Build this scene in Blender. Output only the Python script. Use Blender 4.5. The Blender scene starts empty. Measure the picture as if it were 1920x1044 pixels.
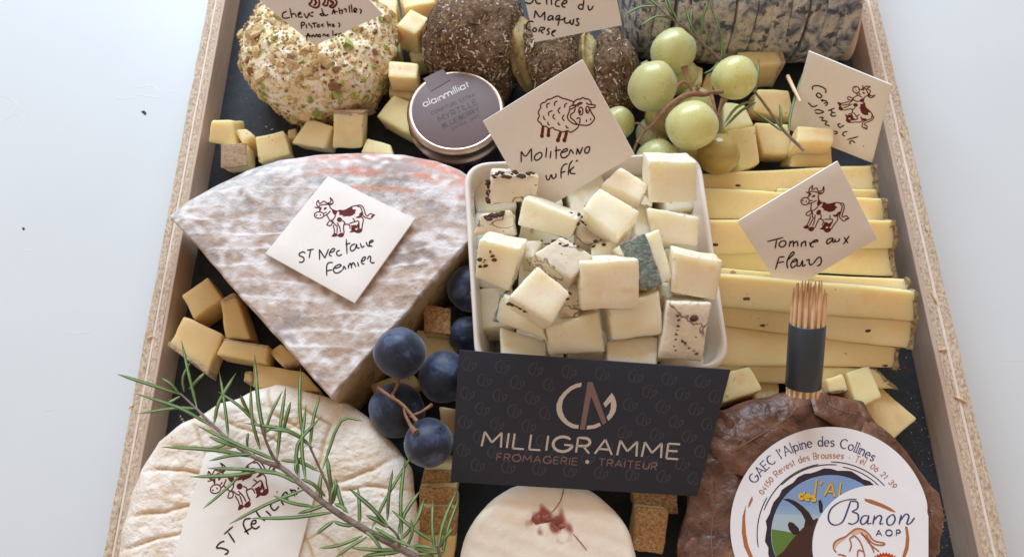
import bpy, math, random
from mathutils import Vector, noise, Matrix
R=math.radians
sc=bpy.context.scene
sc.unit_settings.system='METRIC'; sc.unit_settings.scale_length=0.01   # one unit is one centimetre
# ---------------- camera, light, exposure ----------------
CAMH=31.5; PITCH=R(68); LENS=26.0; F=LENS/36*1920
cam=bpy.data.cameras.new('camera'); camo=bpy.data.objects.new('camera',cam); sc.collection.objects.link(camo)
cam.lens=LENS; cam.sensor_width=36; cam.clip_start=1; cam.clip_end=2000
camo.location=(0,0,CAMH); camo.rotation_euler=(R(90)-PITCH,0,0)
cam.dof.use_dof=True; cam.dof.focus_distance=28; cam.dof.aperture_fstop=0.16
sc.camera=camo
w=bpy.data.worlds.new('World'); sc.world=w; w.use_nodes=True
bg=w.node_tree.nodes['Background']; bg.inputs[0].default_value=(1.0,0.72,0.53,1); bg.inputs[1].default_value=0.42
def area(name,loc,target,sx,sy,energy,col):
    l=bpy.data.lights.new(name,'AREA'); l.shape='RECTANGLE'; l.size=sx; l.size_y=sy; l.energy=energy; l.color=col
    o=bpy.data.objects.new(name,l); sc.collection.objects.link(o); o.location=loc
    o.rotation_euler=(Vector(target)-Vector(loc)).to_track_quat('-Z','Y').to_euler(); return o
area('window_light',(-14,100,64),(0,14,0),90,50,132000,(0.66,0.83,1.0))
area('side_window_light',(-90,25,75),(0,14,0),60,50,9000,(0.78,0.89,1.0))
sc.view_settings.view_transform='Standard'; sc.view_settings.look='None'; sc.view_settings.exposure=0.3; sc.view_settings.gamma=1
# ---------------- projection of what the photograph shows onto real heights ----------------
FW=Vector((0,math.cos(PITCH),-math.sin(PITCH))); UP=Vector((0,math.sin(PITCH),math.cos(PITCH))); RT=Vector((1,0,0)); CP=Vector((0,0,CAMH))
def ray(px,py): return RT*((px-960)/F)+UP*((522-py)/F)+FW
def W(px,py,z):
    d=ray(px,py); t=(z-CAMH)/d.z; return CP+d*t
def WPl(px,py,p,n):
    d=ray(px,py); t=(p-CP).dot(n)/d.dot(n); return CP+d*t
def tr(pts,ox,oy,s): return [(ox+x/s,oy+y/s) for x,y in pts]
def nz(p,s=1.0): return noise.noise(Vector(p)*s)
rnd=random.Random(7)
# ---------------- materials ----------------
def lin(c):
    if isinstance(c,str):
        c=c.lstrip('#'); c=[int(c[i:i+2],16)/255 for i in (0,2,4)]
    return tuple(x/12.92 if x<=0.04045 else ((x+0.055)/1.055)**2.4 for x in c)+(1,)
def M(name,cols,scale=3,detail=5,rough=.5,bump=0,bscale=20,sss=0,srad=(.3,.15,.06),metal=0,coat=0,trans=0,stretch=(1,1,1),spec=.5,fine=None,dist=0,jit=0,bdet=4,attr=None,voro=None,veins=None,rough2=None,sheen=0):
    m=bpy.data.materials.new(name); m.use_nodes=True; nt=m.node_tree; N=nt.nodes; L=nt.links
    b=N['Principled BSDF']
    tc=N.new('ShaderNodeTexCoord'); mp=N.new('ShaderNodeMapping'); L.new(tc.outputs['Object'],mp.inputs[0]); mp.inputs['Scale'].default_value=stretch
    vec=mp.outputs[0]
    if jit:
        oi=N.new('ShaderNodeObjectInfo'); ml=N.new('ShaderNodeMath'); ml.operation='MULTIPLY'; ml.inputs[1].default_value=37
        L.new(oi.outputs['Random'],ml.inputs[0]); va=N.new('ShaderNodeVectorMath'); va.operation='ADD'; L.new(vec,va.inputs[0]); L.new(ml.outputs[0],va.inputs[1]); vec=va.outputs[0]
    if isinstance(cols,(str,tuple)) : cols=[(0,cols),(1,cols)]
    n=N.new('ShaderNodeTexNoise'); L.new(vec,n.inputs['Vector']); n.inputs['Scale'].default_value=scale; n.inputs['Detail'].default_value=detail; n.inputs['Distortion'].default_value=dist
    n.inputs['Roughness'].default_value=.6
    cr=N.new('ShaderNodeValToRGB'); els=cr.color_ramp.elements
    while len(els)<len(cols): els.new(.5)
    for e,(p,c) in zip(els,cols): e.position=p; e.color=lin(c)
    L.new(n.outputs['Fac'],cr.inputs[0]); col=cr.outputs[0]
    def mixin(fac,color,col):
        mx=N.new('ShaderNodeMix'); mx.data_type='RGBA'; L.new(fac,mx.inputs[0]); L.new(col,mx.inputs[6]); mx.inputs[7].default_value=lin(color); return mx.outputs[2]
    for f in (fine or []):   # (scale, threshold, softness, colour)
        n2=N.new('ShaderNodeTexNoise'); L.new(vec,n2.inputs['Vector']); n2.inputs['Scale'].default_value=f[0]; n2.inputs['Detail'].default_value=3
        mr=N.new('ShaderNodeMapRange'); mr.inputs[1].default_value=f[1]; mr.inputs[2].default_value=f[1]+f[2]; L.new(n2.outputs['Fac'],mr.inputs[0])
        if len(f)>4: mr.inputs[4].default_value=f[4]
        col=mixin(mr.outputs[0],f[3],col)
    if veins:                # thin wandering lines (scale, half width, colour, strength)
        n4=N.new('ShaderNodeTexNoise'); L.new(vec,n4.inputs['Vector']); n4.inputs['Scale'].default_value=veins[0]; n4.inputs['Detail'].default_value=4; n4.inputs['Distortion'].default_value=.4
        sb=N.new('ShaderNodeMath'); sb.operation='SUBTRACT'; L.new(n4.outputs['Fac'],sb.inputs[0]); sb.inputs[1].default_value=.5
        ab=N.new('ShaderNodeMath'); ab.operation='ABSOLUTE'; L.new(sb.outputs[0],ab.inputs[0])
        mr=N.new('ShaderNodeMapRange'); mr.inputs[1].default_value=veins[1]*.4; mr.inputs[2].default_value=veins[1]; mr.inputs[3].default_value=veins[3]; mr.inputs[4].default_value=0; L.new(ab.outputs[0],mr.inputs[0])
        col=mixin(mr.outputs[0],veins[2],col)
    if attr:                 # pigment laid down by a mesh attribute: [(attribute, colour)]
        for an,ac in attr:
            at=N.new('ShaderNodeAttribute'); at.attribute_name=an; col=mixin(at.outputs['Fac'],ac,col)
    if jit:
        hs=N.new('ShaderNodeHueSaturation'); mr=N.new('ShaderNodeMapRange'); mr.inputs[3].default_value=1-jit; mr.inputs[4].default_value=1+jit
        L.new(oi.outputs['Random'],mr.inputs[0]); L.new(mr.outputs[0],hs.inputs['Value']); L.new(col,hs.inputs['Color']); col=hs.outputs[0]
    L.new(col,b.inputs['Base Color'])
    b.inputs['Roughness'].default_value=rough; b.inputs['Metallic'].default_value=metal; b.inputs['Coat Weight'].default_value=coat; b.inputs['Coat Roughness'].default_value=.15
    b.inputs['Transmission Weight'].default_value=trans; b.inputs['Specular IOR Level'].default_value=spec
    if sheen: b.inputs['Sheen Weight'].default_value=sheen; b.inputs['Sheen Roughness'].default_value=.45; b.inputs['Sheen Tint'].default_value=(.75,.85,1,1)
    if rough2:
        mr=N.new('ShaderNodeMapRange'); mr.inputs[3].default_value=rough; mr.inputs[4].default_value=rough2; L.new(n.outputs['Fac'],mr.inputs[0]); L.new(mr.outputs[0],b.inputs['Roughness'])
    if sss:
        b.inputs['Subsurface Weight'].default_value=sss; b.inputs['Subsurface Radius'].default_value=srad; b.inputs['Subsurface Scale'].default_value=1
    if bump:
        n3=N.new('ShaderNodeTexNoise'); L.new(vec,n3.inputs['Vector']); n3.inputs['Scale'].default_value=bscale; n3.inputs['Detail'].default_value=bdet
        bp=N.new('ShaderNodeBump'); bp.inputs['Strength'].default_value=min(1,bump); bp.inputs['Distance'].default_value=.06*max(1,bump); L.new(n3.outputs['Fac'],bp.inputs['Height']); L.new(bp.outputs[0],b.inputs['Normal'])
    return m
MT={}
MT['yellow']=M('yellow_cheese',[(.3,'#f6dca6'),(.7,'#f9e6b8')],scale=.8,rough=.42,bump=.16,bscale=5,sss=.85,srad=(.65,.36,.1),jit=.09,fine=[(2.6,.70,.02,'#b5925a',.7),(.8,.58,.12,'#e4bf7c',.45)],spec=.35)
MT['amber']=M('amber_cheese',[(.3,'#dfc288'),(.7,'#e8ce98')],scale=.8,rough=.4,bump=.16,bscale=5,sss=.8,srad=(.45,.25,.07),jit=.05,spec=.4)
MT['slice']=M('sliced_tomme',[(.3,'#f7dca4'),(.7,'#fbe7ba')],scale=.6,rough=.4,bump=.15,bscale=5,sss=.8,srad=(.6,.4,.1),jit=.03,fine=[(1.6,.74,.015,'#8f7440',.7),(4.5,.72,.02,'#7a6236',.5),(.5,.56,.12,'#efcc88',.4),(9,.70,.02,'#d2b47c',.6)],spec=.45)
MT['rind']=M('tan_rind',[(.3,'#a98a68'),(.55,'#c6aa8e'),(.75,'#d8c2aa')],scale=5,rough=.85,bump=1,bscale=16,jit=.06,fine=[(14,.62,.05,'#7c5a3c',.7)])
MT['cork']=M('cork_rind',[(.3,'#8a643c'),(.5,'#b48c5c'),(.7,'#cfb088')],scale=9,rough=.85,bump=1.2,bscale=12,jit=.06,fine=[(20,.6,.05,'#6d4a2c',.7)])
MT['hairyrind']=M('speckled_rind',[(.3,'#6f604c'),(.5,'#9d8a66'),(.7,'#c4b58c')],scale=6,rough=.9,bump=1.2,bscale=14,jit=.05,fine=[(5,.6,.05,'#3a3028',.8)])
MT['greenrind']=M('blue_green_rind',[(.3,'#55645f'),(.5,'#7c8a84'),(.72,'#aab2a8')],scale=5,rough=.85,bump=1,bscale=12,fine=[(4,.66,.03,'#c2a878',.8)])
MT['truffle']=M('truffled_cheese',[(.3,'#fbebcc'),(.7,'#fdf2de')],scale=.9,rough=.42,bump=.22,bscale=6,sss=.8,srad=(.6,.44,.24),jit=.04,fine=[(4.5,.76,.012,'#5a3a2c',.8),(1.1,.60,.1,'#ecd09a',.5),(14,.68,.03,'#d8c4a0',.6)],spec=.3)
MT['truffle_dark']=M('heavily_truffled_cheese',[(.3,'#e8dec6'),(.7,'#f3ebda')],scale=.9,rough=.55,bump=.4,bscale=7,sss=.4,srad=(.3,.2,.12),jit=.03,veins=(.5,.013,'#6e5446',.75),fine=[(4.2,.70,.02,'#4a352c',.9),(1.2,.56,.1,'#c8c2b8',.5)],spec=.3)
MT['truffle_bit']=M('truffle_shaving',[(.3,'#2e1c14'),(.7,'#6a4026')],scale=5,rough=.8,bump=.8,bscale=14)
MT['ceramic']=M('white_dish_glaze','#ece4dc',rough=.25,coat=.3,sss=.1,srad=(.2,.15,.1))
MT['card']=M('cream_tag_board',[(.3,'#f0ebe4'),(.7,'#f3eee9')],scale=3,rough=.75,bump=.12,bscale=30)
MT['print']=M('maroon_ink','#6b2b2c',rough=.7,spec=.2)
MT['ink']=M('black_pen_ink','#38241f',rough=.6,spec=.2)
MT['navyink']=M('grey_blue_pen_ink','#2c3040',rough=.6,spec=.2)
MT['bcard']=M('black_business_card',[(.3,'#272e3e'),(.7,'#2b3242')],scale=4,rough=.42,bump=.04,bscale=40,spec=.4)
MT['bcard_pat']=M('spot_varnish_pattern','#3b404c',rough=.35,spec=.5)
MT['bcard_white']=M('card_white_print','#cfc8c4',rough=.5)
MT['bcard_rose']=M('card_rose_print','#85696c',rough=.45)
MT['slate']=M('slate_stone',[(.3,'#282d33'),(.7,'#363b41')],scale=2,rough=.6,bump=.6,bscale=14,spec=.35,fine=[(30,.70,.05,'#454b50',.4)],bdet=8)
MT['table']=M('white_table_top',[(.35,'#d3d9dd'),(.65,'#d9dfe2')],scale=.035,rough=.38,bump=.02,bscale=.6,spec=.4,fine=[(.5,.74,.06,'#cbd2d6',.25)])
MT['mark']=M('scuff_marks','#e6e6e6',rough=.4); MT['speck']=M('dark_speck','#2c2a28',rough=.8)
MT['vein']=M('leaf_vein','#7a5c4a',rough=.5)
MT['particle']=M('particle_board_edge',[(.30,'#9c846c'),(.5,'#c8b49c'),(.66,'#ddccb8')],scale=7,rough=.8,bump=.7,bscale=9,stretch=(1.3,.8,1.3),fine=[(11,.60,.05,'#94806c',.4),(9,.62,.05,'#dcccba',.7)])
MT['veneer']=M('pale_veneer',[(.3,'#e2d0c0'),(.7,'#efe0d4')],scale=2.5,rough=.6,bump=.3,bscale=8,stretch=(2,.35,2))
MT['innerwood']=M('inner_panel_face',[(.3,'#c0a896'),(.7,'#ccb6a4')],scale=1.5,rough=.6,bump=.3,bscale=8,stretch=(2,.2,3))
MT['gold']=M('champagne_metal','#bca494',rough=.33,metal=1)
MT['lidlabel']=M('taupe_foil_label',[(.3,'#6e5c58'),(.7,'#76646a')],scale=.5,rough=.5,metal=.0,spec=.3)
MT['lidtext']=M('lid_dark_print','#3a2c2c',rough=.5); MT['lidwhite']=M('lid_white_print','#e4dfdf',rough=.5)
MT['jam']=M('blueberry_jam_glass','#1d1018',rough=.08,coat=.8)
MT['grapeg']=M('green_grape_skin',[(.3,'#dedc94'),(.6,'#e8e8b0'),(.8,'#f0f2d8')],scale=1.1,rough=.2,rough2=.36,trans=.22,sss=1,srad=(.9,.9,.4),jit=.06,fine=[(7,.72,.02,'#8c8348',.6)],spec=.5,sheen=.35)
MT['grapeg2']=M('amber_grape_skin',[(.3,'#b8a35c'),(.7,'#c8b474')],scale=1.1,rough=.22,trans=.2,sss=.9,srad=(.8,.6,.25),jit=.06,fine=[(7,.70,.02,'#7c6838',.6)],spec=.5,coat=.2)
MT['grapeb']=M('black_grape_skin',[(.36,'#111624'),(.53,'#232e47'),(.70,'#566687')],scale=1.3,detail=8,rough=.32,rough2=.6,jit=.12,dist=.3,fine=[(10,.66,.04,'#141420',.6)],spec=.4,sheen=.5,bump=.08,bscale=8)
MT['stem']=M('grape_stem_wood',[(.3,'#7d5742'),(.7,'#a27a5c')],scale=4,rough=.7,bump=.6,bscale=12)
MT['rstem']=M('rosemary_twig',[(.3,'#6e5a50'),(.7,'#9c8a80')],scale=4,rough=.8,bump=.8,bscale=14)
MT['needle']=M('rosemary_needle',[(.3,'#3f5f38'),(.55,'#587a46'),(.75,'#8ca272')],scale=2.5,rough=.42,jit=.18,spec=.45)
MT['needle_pale']=M('rosemary_needle_midline','#92a86e',rough=.6)
MT['pick']=M('toothpick_wood',[(.3,'#ecc69c'),(.7,'#f8deba')],scale=3,rough=.6,stretch=(3,.5,3),jit=.08)
MT['band']=M('slate_blue_band',[(.3,'#333c46'),(.7,'#38424c')],scale=2,rough=.38,spec=.5)
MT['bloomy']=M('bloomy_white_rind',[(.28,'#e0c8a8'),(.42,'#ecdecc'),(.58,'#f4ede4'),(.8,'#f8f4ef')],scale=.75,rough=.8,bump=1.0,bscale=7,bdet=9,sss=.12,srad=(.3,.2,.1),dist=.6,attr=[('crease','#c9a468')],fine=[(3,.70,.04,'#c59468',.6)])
MT['smallrind']=M('ivory_cheese_rind',[(.3,'#ebdcc6'),(.7,'#f2e7d6')],scale=1.2,rough=.75,bump=.25,bscale=8,sss=.15,srad=(.3,.2,.1),attr=[('jam','#a04a34')],fine=[(4,.76,.02,'#a8906c',.6)])
MT['jamspot']=M('red_jam_spot',[(.3,'#7c3424'),(.7,'#a85a44')],scale=3,rough=.4,bump=1,bscale=9,coat=.2,sss=.3)
MT['nectaire']=M('mould_ripened_rind',[(.24,'#86796c'),(.34,'#a0988f'),(.44,'#bab7b3'),(.60,'#d2d3d4'),(.75,'#bbb2a8')],scale=.7,detail=10,rough=.85,bump=.7,bscale=9,dist=.9,attr=[('pink','#dc9680'),('tan','#b8967c'),('grey','#9c9494'),('white','#ebe8e8'),('brown','#a5877a')],fine=[(9,.66,.03,'#8c7262',.5),(3.2,.56,.10,'#e4e2e2',.55),(5,.60,.05,'#8d7c76',.45)],bdet=8)
MT['nectaire_paste']=M('nectaire_cut_paste',[(.3,'#c4a880'),(.7,'#d6bc94')],scale=1,rough=.55,bump=.9,bscale=5,sss=.2,srad=(.3,.2,.08),fine=[(2.4,.62,.02,'#8f7450',.8),(6,.66,.02,'#7c6444',.6)])
MT['goat']=M('fresh_goat_cheese',[(.3,'#e2c890'),(.5,'#efdfba'),(.62,'#f6f0e4')],scale=1.4,rough=.75,bump=1.2,bscale=5,sss=.15,srad=(.3,.2,.1),fine=[(5,.60,.05,'#a87e50',.7),(3.4,.62,.05,'#8c9450',.5)])
MT['almond']=M('almond_chip',[(.3,'#d3b078'),(.7,'#ead5aa')],scale=3,rough=.7,jit=.08,bump=.5)
MT['almondskin']=M('almond_skin_chip',[(.3,'#7c4f34'),(.7,'#9b6a4a')],scale=3,rough=.75,jit=.1)
MT['pistachio']=M('pistachio_chip',[(.3,'#8b9a48'),(.7,'#b4b56a')],scale=3,rough=.7,jit=.15)
MT['herb']=M('herb_crust_base',[(.3,'#463022'),(.5,'#6c5038'),(.72,'#9c8462')],scale=5,rough=.9,bump=1.3,bscale=11)
MT['herb_a']=M('dried_herb_brown',[(.3,'#5c3e2a'),(.7,'#8c6648')],scale=3,rough=.8); MT['herb_b']=M('dried_herb_pale',[(.3,'#b4a48e'),(.7,'#eae0d4')],scale=3,rough=.7); MT['herb_c']=M('dried_herb_dark',[(.3,'#241a14'),(.7,'#3c2c20')],scale=3,rough=.8); MT['herb_d']=M('dried_herb_olive',[(.3,'#6c6238'),(.7,'#8c8152')],scale=3,rough=.8)
MT['herbpaste']=M('sheep_cheese_paste',[(.3,'#988050'),(.7,'#bca670')],scale=1.5,rough=.6,bump=.5,bscale=6,sss=.2,fine=[(4,.62,.05,'#6e5a3a',.7)])
MT['ash']=M('ashed_rind',[(.34,'#4a535d'),(.44,'#8c8f92'),(.52,'#beb8ae'),(.68,'#d8d0c4')],scale=1.5,detail=8,rough=.85,bump=1.1,bscale=7,dist=.6,jit=.05,fine=[(2.2,.60,.04,'#3d444e',.85),(7,.64,.04,'#5a5e62',.7)])
MT['ashpaste']=M('ash_log_paste','#d8c3ae',rough=.7,sss=.2,bump=.4,bscale=6)
MT['leaf']=M('chestnut_leaf_wrap',[(.30,'#341f19'),(.42,'#5c3a2c'),(.6,'#805a46'),(.78,'#a4836e')],scale=.7,detail=9,rough=.26,rough2=.48,bump=1.1,bscale=3.4,dist=.7,jit=.06,fine=[(6,.66,.03,'#2b1814',.7),(.9,.62,.1,'#8f8478',.45)],spec=.5,bdet=7)
MT['paper']=M('white_label_paper',[(.3,'#e9e7ea'),(.7,'#eeecee')],scale=1,rough=.35,spec=.4)
for k,c in dict(l_navy='#35406e',l_org='#b0683c',l_sky='#7f9cc4',l_sky2='#a9bcc4',l_green='#5c7a34',l_goat='#42261f',l_horn='#2b1c1e',l_yel='#e0b22c',l_ring='#2a2434',l_red='#b83a20',l_gold='#e8a420',l_peach='#d9b49c',l_black='#15131a').items(): MT[k]=M('label_print_'+{'l_navy':'navy','l_org':'orange','l_sky':'sky','l_sky2':'pale_sky','l_green':'green','l_goat':'brown','l_horn':'dark','l_yel':'yellow','l_ring':'ring','l_red':'red','l_gold':'gold','l_peach':'peach','l_black':'black'}[k],c,rough=.4)
# ---------------- mesh helpers ----------------
def root_loc(o):
    while o.parent: o=o.parent
    return Vector(o.location)
def mk(name,v,f,mat,parent=None,smooth=True,mi=None,attrs=None,base=None):
    """link one mesh object; v are world positions; a top-level mesh gets its origin at its base centre"""
    if parent is not None: off=root_loc(parent)
    elif base is not None: off=Vector(base)
    else:
        xs=[p[0] for p in v]; ys=[p[1] for p in v]; zs=[p[2] for p in v]
        off=Vector(((min(xs)+max(xs))/2,(min(ys)+max(ys))/2,min(zs)))
    me=bpy.data.meshes.new(name); me.from_pydata([Vector(p)-off for p in v],[],f)
    for m in (mat if isinstance(mat,list) else [mat]): me.materials.append(MT[m])
    if smooth: me.polygons.foreach_set('use_smooth',[True]*len(me.polygons))
    if mi is not None: me.polygons.foreach_set('material_index',mi)
    for an,vals in (attrs or {}).items():
        a=me.attributes.new(an,'FLOAT','POINT'); a.data.foreach_set('value',vals)
    me.update()
    o=bpy.data.objects.new(name,me); sc.collection.objects.link(o)
    if parent is not None: o.parent=parent
    else: o.location=off
    return o
def tag(o,label,cat,group=None):
    o['label']=label; o['category']=cat
    if group: o['group']=group
    return o
def thing(name,label,cat,loc,group=None):
    o=bpy.data.objects.new(name,None); o.empty_display_size=.5; sc.collection.objects.link(o); o.location=Vector(loc); return tag(o,label,cat,group)
def struct(o): o['kind']='structure'; return o
def rbox(c8,R_=.08,m=3,amp=.02,seed=0,fs=1.5):
    """rounded, slightly uneven hexahedron; c8 = top quad (4) + bottom quad (4)"""
    c=[Vector(p) for p in c8]
    su=((c[1]-c[0]).length+(c[2]-c[3]).length)/2; sv=((c[3]-c[0]).length+(c[2]-c[1]).length)/2; sw=((c[0]-c[4]).length+(c[2]-c[6]).length)/2
    hs=[su/2,sv/2,sw/2]; R_=min(R_,min(hs)*.8)
    ax=[]
    for h in hs:
        i=h-R_; k=m
        ax.append([-h,-h+.3*R_,-h+R_]+[-i+2*i*j/k for j in range(1,k)]+[h-R_,h-.3*R_,h])
    idx={};v=[];f=[]
    n=[len(a)-1 for a in ax]
    def vert(i,j,k):
        key=(i,j,k)
        if key in idx: return idx[key]
        p=[ax[0][i],ax[1][j],ax[2][k]]; q=[max(-(h-R_),min(h-R_,x)) for x,h in zip(p,hs)]
        d=Vector(p)-Vector(q); d.normalize(); r=Vector(q)+d*R_
        u,vv,ww=[(r[t]/hs[t]+1)/2 for t in range(3)]
        top=c[0]*(1-u)*(1-vv)+c[1]*u*(1-vv)+c[2]*u*vv+c[3]*(1-u)*vv
        bot=c[4]*(1-u)*(1-vv)+c[5]*u*(1-vv)+c[6]*u*vv+c[7]*(1-u)*vv
        P=bot*(1-ww)+top*ww
        if amp: P=P+noise.noise_vector(P*fs+Vector((seed*3.1,seed*1.7,0)))*amp+noise.noise_vector(P*fs*4+Vector((seed,0,9)))*amp*.35
        idx[key]=len(v); v.append(P); return idx[key]
    for a in range(3):
        b,cc=[(1,2),(2,0),(0,1)][a]
        for side in (0,n[a]):
            for i in range(n[b]):
                for j in range(n[cc]):
                    q=[]
                    for (di,dj) in ((0,0),(1,0),(1,1),(0,1)):
                        t=[0,0,0]; t[a]=side; t[b]=i+di; t[cc]=j+dj; q.append(vert(*t))
                    f.append(q if side else q[::-1])
    return v,f
def sub8(c,u0,u1,v0,v1,w0,w1):
    c=[Vector(p) for p in c]
    def at(u,vv,ww):
        top=c[0]*(1-u)*(1-vv)+c[1]*u*(1-vv)+c[2]*u*vv+c[3]*(1-u)*vv
        bot=c[4]*(1-u)*(1-vv)+c[5]*u*(1-vv)+c[6]*u*vv+c[7]*(1-u)*vv
        return bot*(1-ww)+top*ww
    return [at(u0,v0,w1),at(u1,v0,w1),at(u1,v1,w1),at(u0,v1,w1),at(u0,v0,w0),at(u1,v0,w0),at(u1,v1,w0),at(u0,v1,w0)]
SIDES={'L':(-.02,.10,-.01,1.01,-.01,1.01),'R':(.90,1.02,-.01,1.01,-.01,1.01),'B':(-.01,1.01,-.02,.10,-.01,1.01),'F':(-.01,1.01,.90,1.02,-.01,1.01),'T':(-.01,1.01,-.01,1.01,.88,1.02)}
def hexa(quad,z,depth):
    if not isinstance(z,(list,tuple)): z=[z]*4
    t=[W(x,y,zz) for (x,y),zz in zip(quad,z)]
    n=(t[2]-t[0]).cross(t[3]-t[1]); n.normalize()
    if n.z<0: n=-n
    b=[p-n*depth for p in t]
    lo=min(p.z for p in b)
    if lo<0.02:
        b=[Vector((p.x,p.y,max(p.z,.02))) for p in b]
    return t+b
bc=[0]
def block(quad,z,depth,mat,label,cat,name='cheese_cube',group=None,rind=None,rmat='rind',amp=.04,r=.10,bits=0,m=5):
    bc[0]+=1; s=bc[0]
    c8=hexa(quad,z,depth)
    v,f=rbox(c8,r,m,amp,s)
    o=mk(name,v,f,mat); tag(o,label,cat,group)
    if rind:
        for k in rind.split(','):
            if k=='TL': lim=(-.02,.62,-.02,1.02,.9,1.03)
            else: lim=SIDES[k]
            v,f=rbox(sub8(c8,*lim),.05,4,.05,s+50,3); mk('rind',v,f,rmat,o)
    return o,c8
def smoothpts(p,n=4):
    p=[Vector(a) for a in p]
    if len(p)<3: 
        return [p[0].lerp(p[-1],i/(n)) for i in range(n+1)]
    q=[p[0]*2-p[1]]+p+[p[-1]*2-p[-2]]; out=[]
    for i in range(1,len(q)-2):
        a,b,c,d=q[i-1],q[i],q[i+1],q[i+2]
        for k in range(n):
            t=k/n; out.append(.5*((2*b)+(c-a)*t+(2*a-5*b+4*c-d)*t*t+(3*b-a-3*c+d)*t**3))
    out.append(p[-1]); return out
def tube(pts,r,seg=8,smooth=3,cap=True):
    """pts world; r number or list"""
    P=smoothpts(pts,smooth) if smooth else [Vector(p) for p in pts]
    n=len(P); rr=[]
    for i in range(n):
        t=i/(n-1)
        if isinstance(r,(list,tuple)):
            x=t*(len(r)-1); k=min(int(x),len(r)-2); rr.append(r[k]*(1-(x-k))+r[k+1]*(x-k))
        else: rr.append(r)
    v=[];f=[]
    up=Vector((0,0,1))
    for i in range(n):
        t=(P[min(i+1,n-1)]-P[max(i-1,0)]); t.normalize()
        if abs(t.dot(up))>.97: up=Vector((0,1,0))
        a=t.cross(up); a.normalize(); b=a.cross(t)
        for k in range(seg):
            an=2*math.pi*k/seg; v.append(P[i]+(a*math.cos(an)+b*math.sin(an))*rr[i])
    for i in range(n-1):
        for k in range(seg):
            f.append((i*seg+k,i*seg+(k+1)%seg,(i+1)*seg+(k+1)%seg,(i+1)*seg+k))
    if cap: f.append(tuple(range(seg))); f.append(tuple(range((n-1)*seg,n*seg))[::-1])
    return v,f
def join(parts):
    v=[];f=[];mi=[]
    for i,p in enumerate(parts):
        o=len(v); v+=p[0]; f+=[tuple(a+o for a in q) for q in p[1]]; mi+=[p[2] if len(p)>2 else 0]*len(p[1])
    return v,f,mi
def ball(c,r,seg=24,rings=14,amp=.0,sq=(1,1,1),axis=None,seed=0,power=1):
    v=[];f=[]; c=Vector(c)
    rot=Vector((0,0,1)).rotation_difference(Vector(axis).normalized()).to_matrix() if axis else Matrix.Identity(3)
    for i in range(rings+1):
        th=math.pi*i/rings
        for k in range(seg):
            ph=2*math.pi*k/seg
            p=Vector((math.sin(th)*math.cos(ph)*sq[0],math.sin(th)*math.sin(ph)*sq[1],math.cos(th)*sq[2]))*r
            if amp: p*=1+amp*noise.noise(p*1.3/r+Vector((seed,0,0)))
            v.append(c+rot@p)
    for i in range(rings):
        for k in range(seg):
            a,b,cc,d=i*seg+k,i*seg+(k+1)%seg,(i+1)*seg+(k+1)%seg,(i+1)*seg+k
            f.append((a,d,cc,b))
    return v,f
def lathe(prof,c,axis=(0,0,1),seg=64):
    """prof: (r,h) list from bottom to top"""
    c=Vector(c); rot=Vector((0,0,1)).rotation_difference(Vector(axis).normalized()).to_matrix(); v=[];f=[]
    for r_,h in prof:
        for k in range(seg):
            a=2*math.pi*k/seg; v.append(c+rot@Vector((r_*math.cos(a),r_*math.sin(a),h)))
    for i in range(len(prof)-1):
        for k in range(seg): f.append((i*seg+k,i*seg+(k+1)%seg,(i+1)*seg+(k+1)%seg,(i+1)*seg+k))
    f.append(tuple(range((len(prof)-1)*seg,len(prof)*seg)))
    return v,f
def resample(poly,n):
    P=[Vector((p[0],p[1])) for p in poly]; P.append(P[0]); L=[0]
    for i in range(1,len(P)): L.append(L[-1]+(P[i]-P[i-1]).length)
    out=[];j=0
    for i in range(n):
        s=L[-1]*i/n
        while L[j+1]<s: j+=1
        t=(s-L[j])/max(1e-9,L[j+1]-L[j]); out.append(P[j].lerp(P[j+1],t))
    return out
def slab(outline,z0,z1,er=.3,rings=30,n=160,disp=None,under=.97,side=4,sn=.05,wob=0,centre=None,bulge=0):
    """body on a star-shaped outline: side wall, rounded shoulder and relief top"""
    O=resample(outline,n); cen=Vector((sum(p.x for p in O)/n,sum(p.y for p in O)/n)) if centre is None else Vector(centre)
    lev=[]
    for i in range(side+1):
        t=i/side; z=z0+(z1-er-z0)*t
        s_=under+(1-under)*t; lev.append((s_,-bulge*math.sin(math.pi*t),z,0))
    for i in range(1,7):
        a=math.pi/2*i/6; lev.append((1,er*(1-math.cos(a)),z1-er+er*math.sin(a),i/6))
    for i in range(1,rings): lev.append((1-i/rings,er*(1-i/rings),z1,1))
    v=[];f=[];top=[]
    for (s_,ins,z,tp) in lev:
        for p in O:
            d=p-cen; L_=d.length; q=cen+d*(s_*max(0,(L_-ins))/L_ if L_>0 else 0)
            P=Vector((q.x,q.y,z))
            if sn and tp<1: P+=noise.noise_vector(P*1.2)*sn*(1 if z>z0+.01 else 0)
            if disp: P.z+=disp(P.x,P.y)*tp
            v.append(P); top.append(tp)
    for i in range(len(lev)-1):
        for k in range(n): f.append((i*n+k,i*n+(k+1)%n,(i+1)*n+(k+1)%n,(i+1)*n+k))
    P=Vector((cen.x,cen.y,z1)); 
    if disp: P.z+=disp(P.x,P.y)
    v.append(P); top.append(1); o=(len(lev)-1)*n
    for k in range(n): f.append((o+k,o+(k+1)%n,len(v)-1))
    f.append(tuple(range(n))[::-1])
    return v,f
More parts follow.
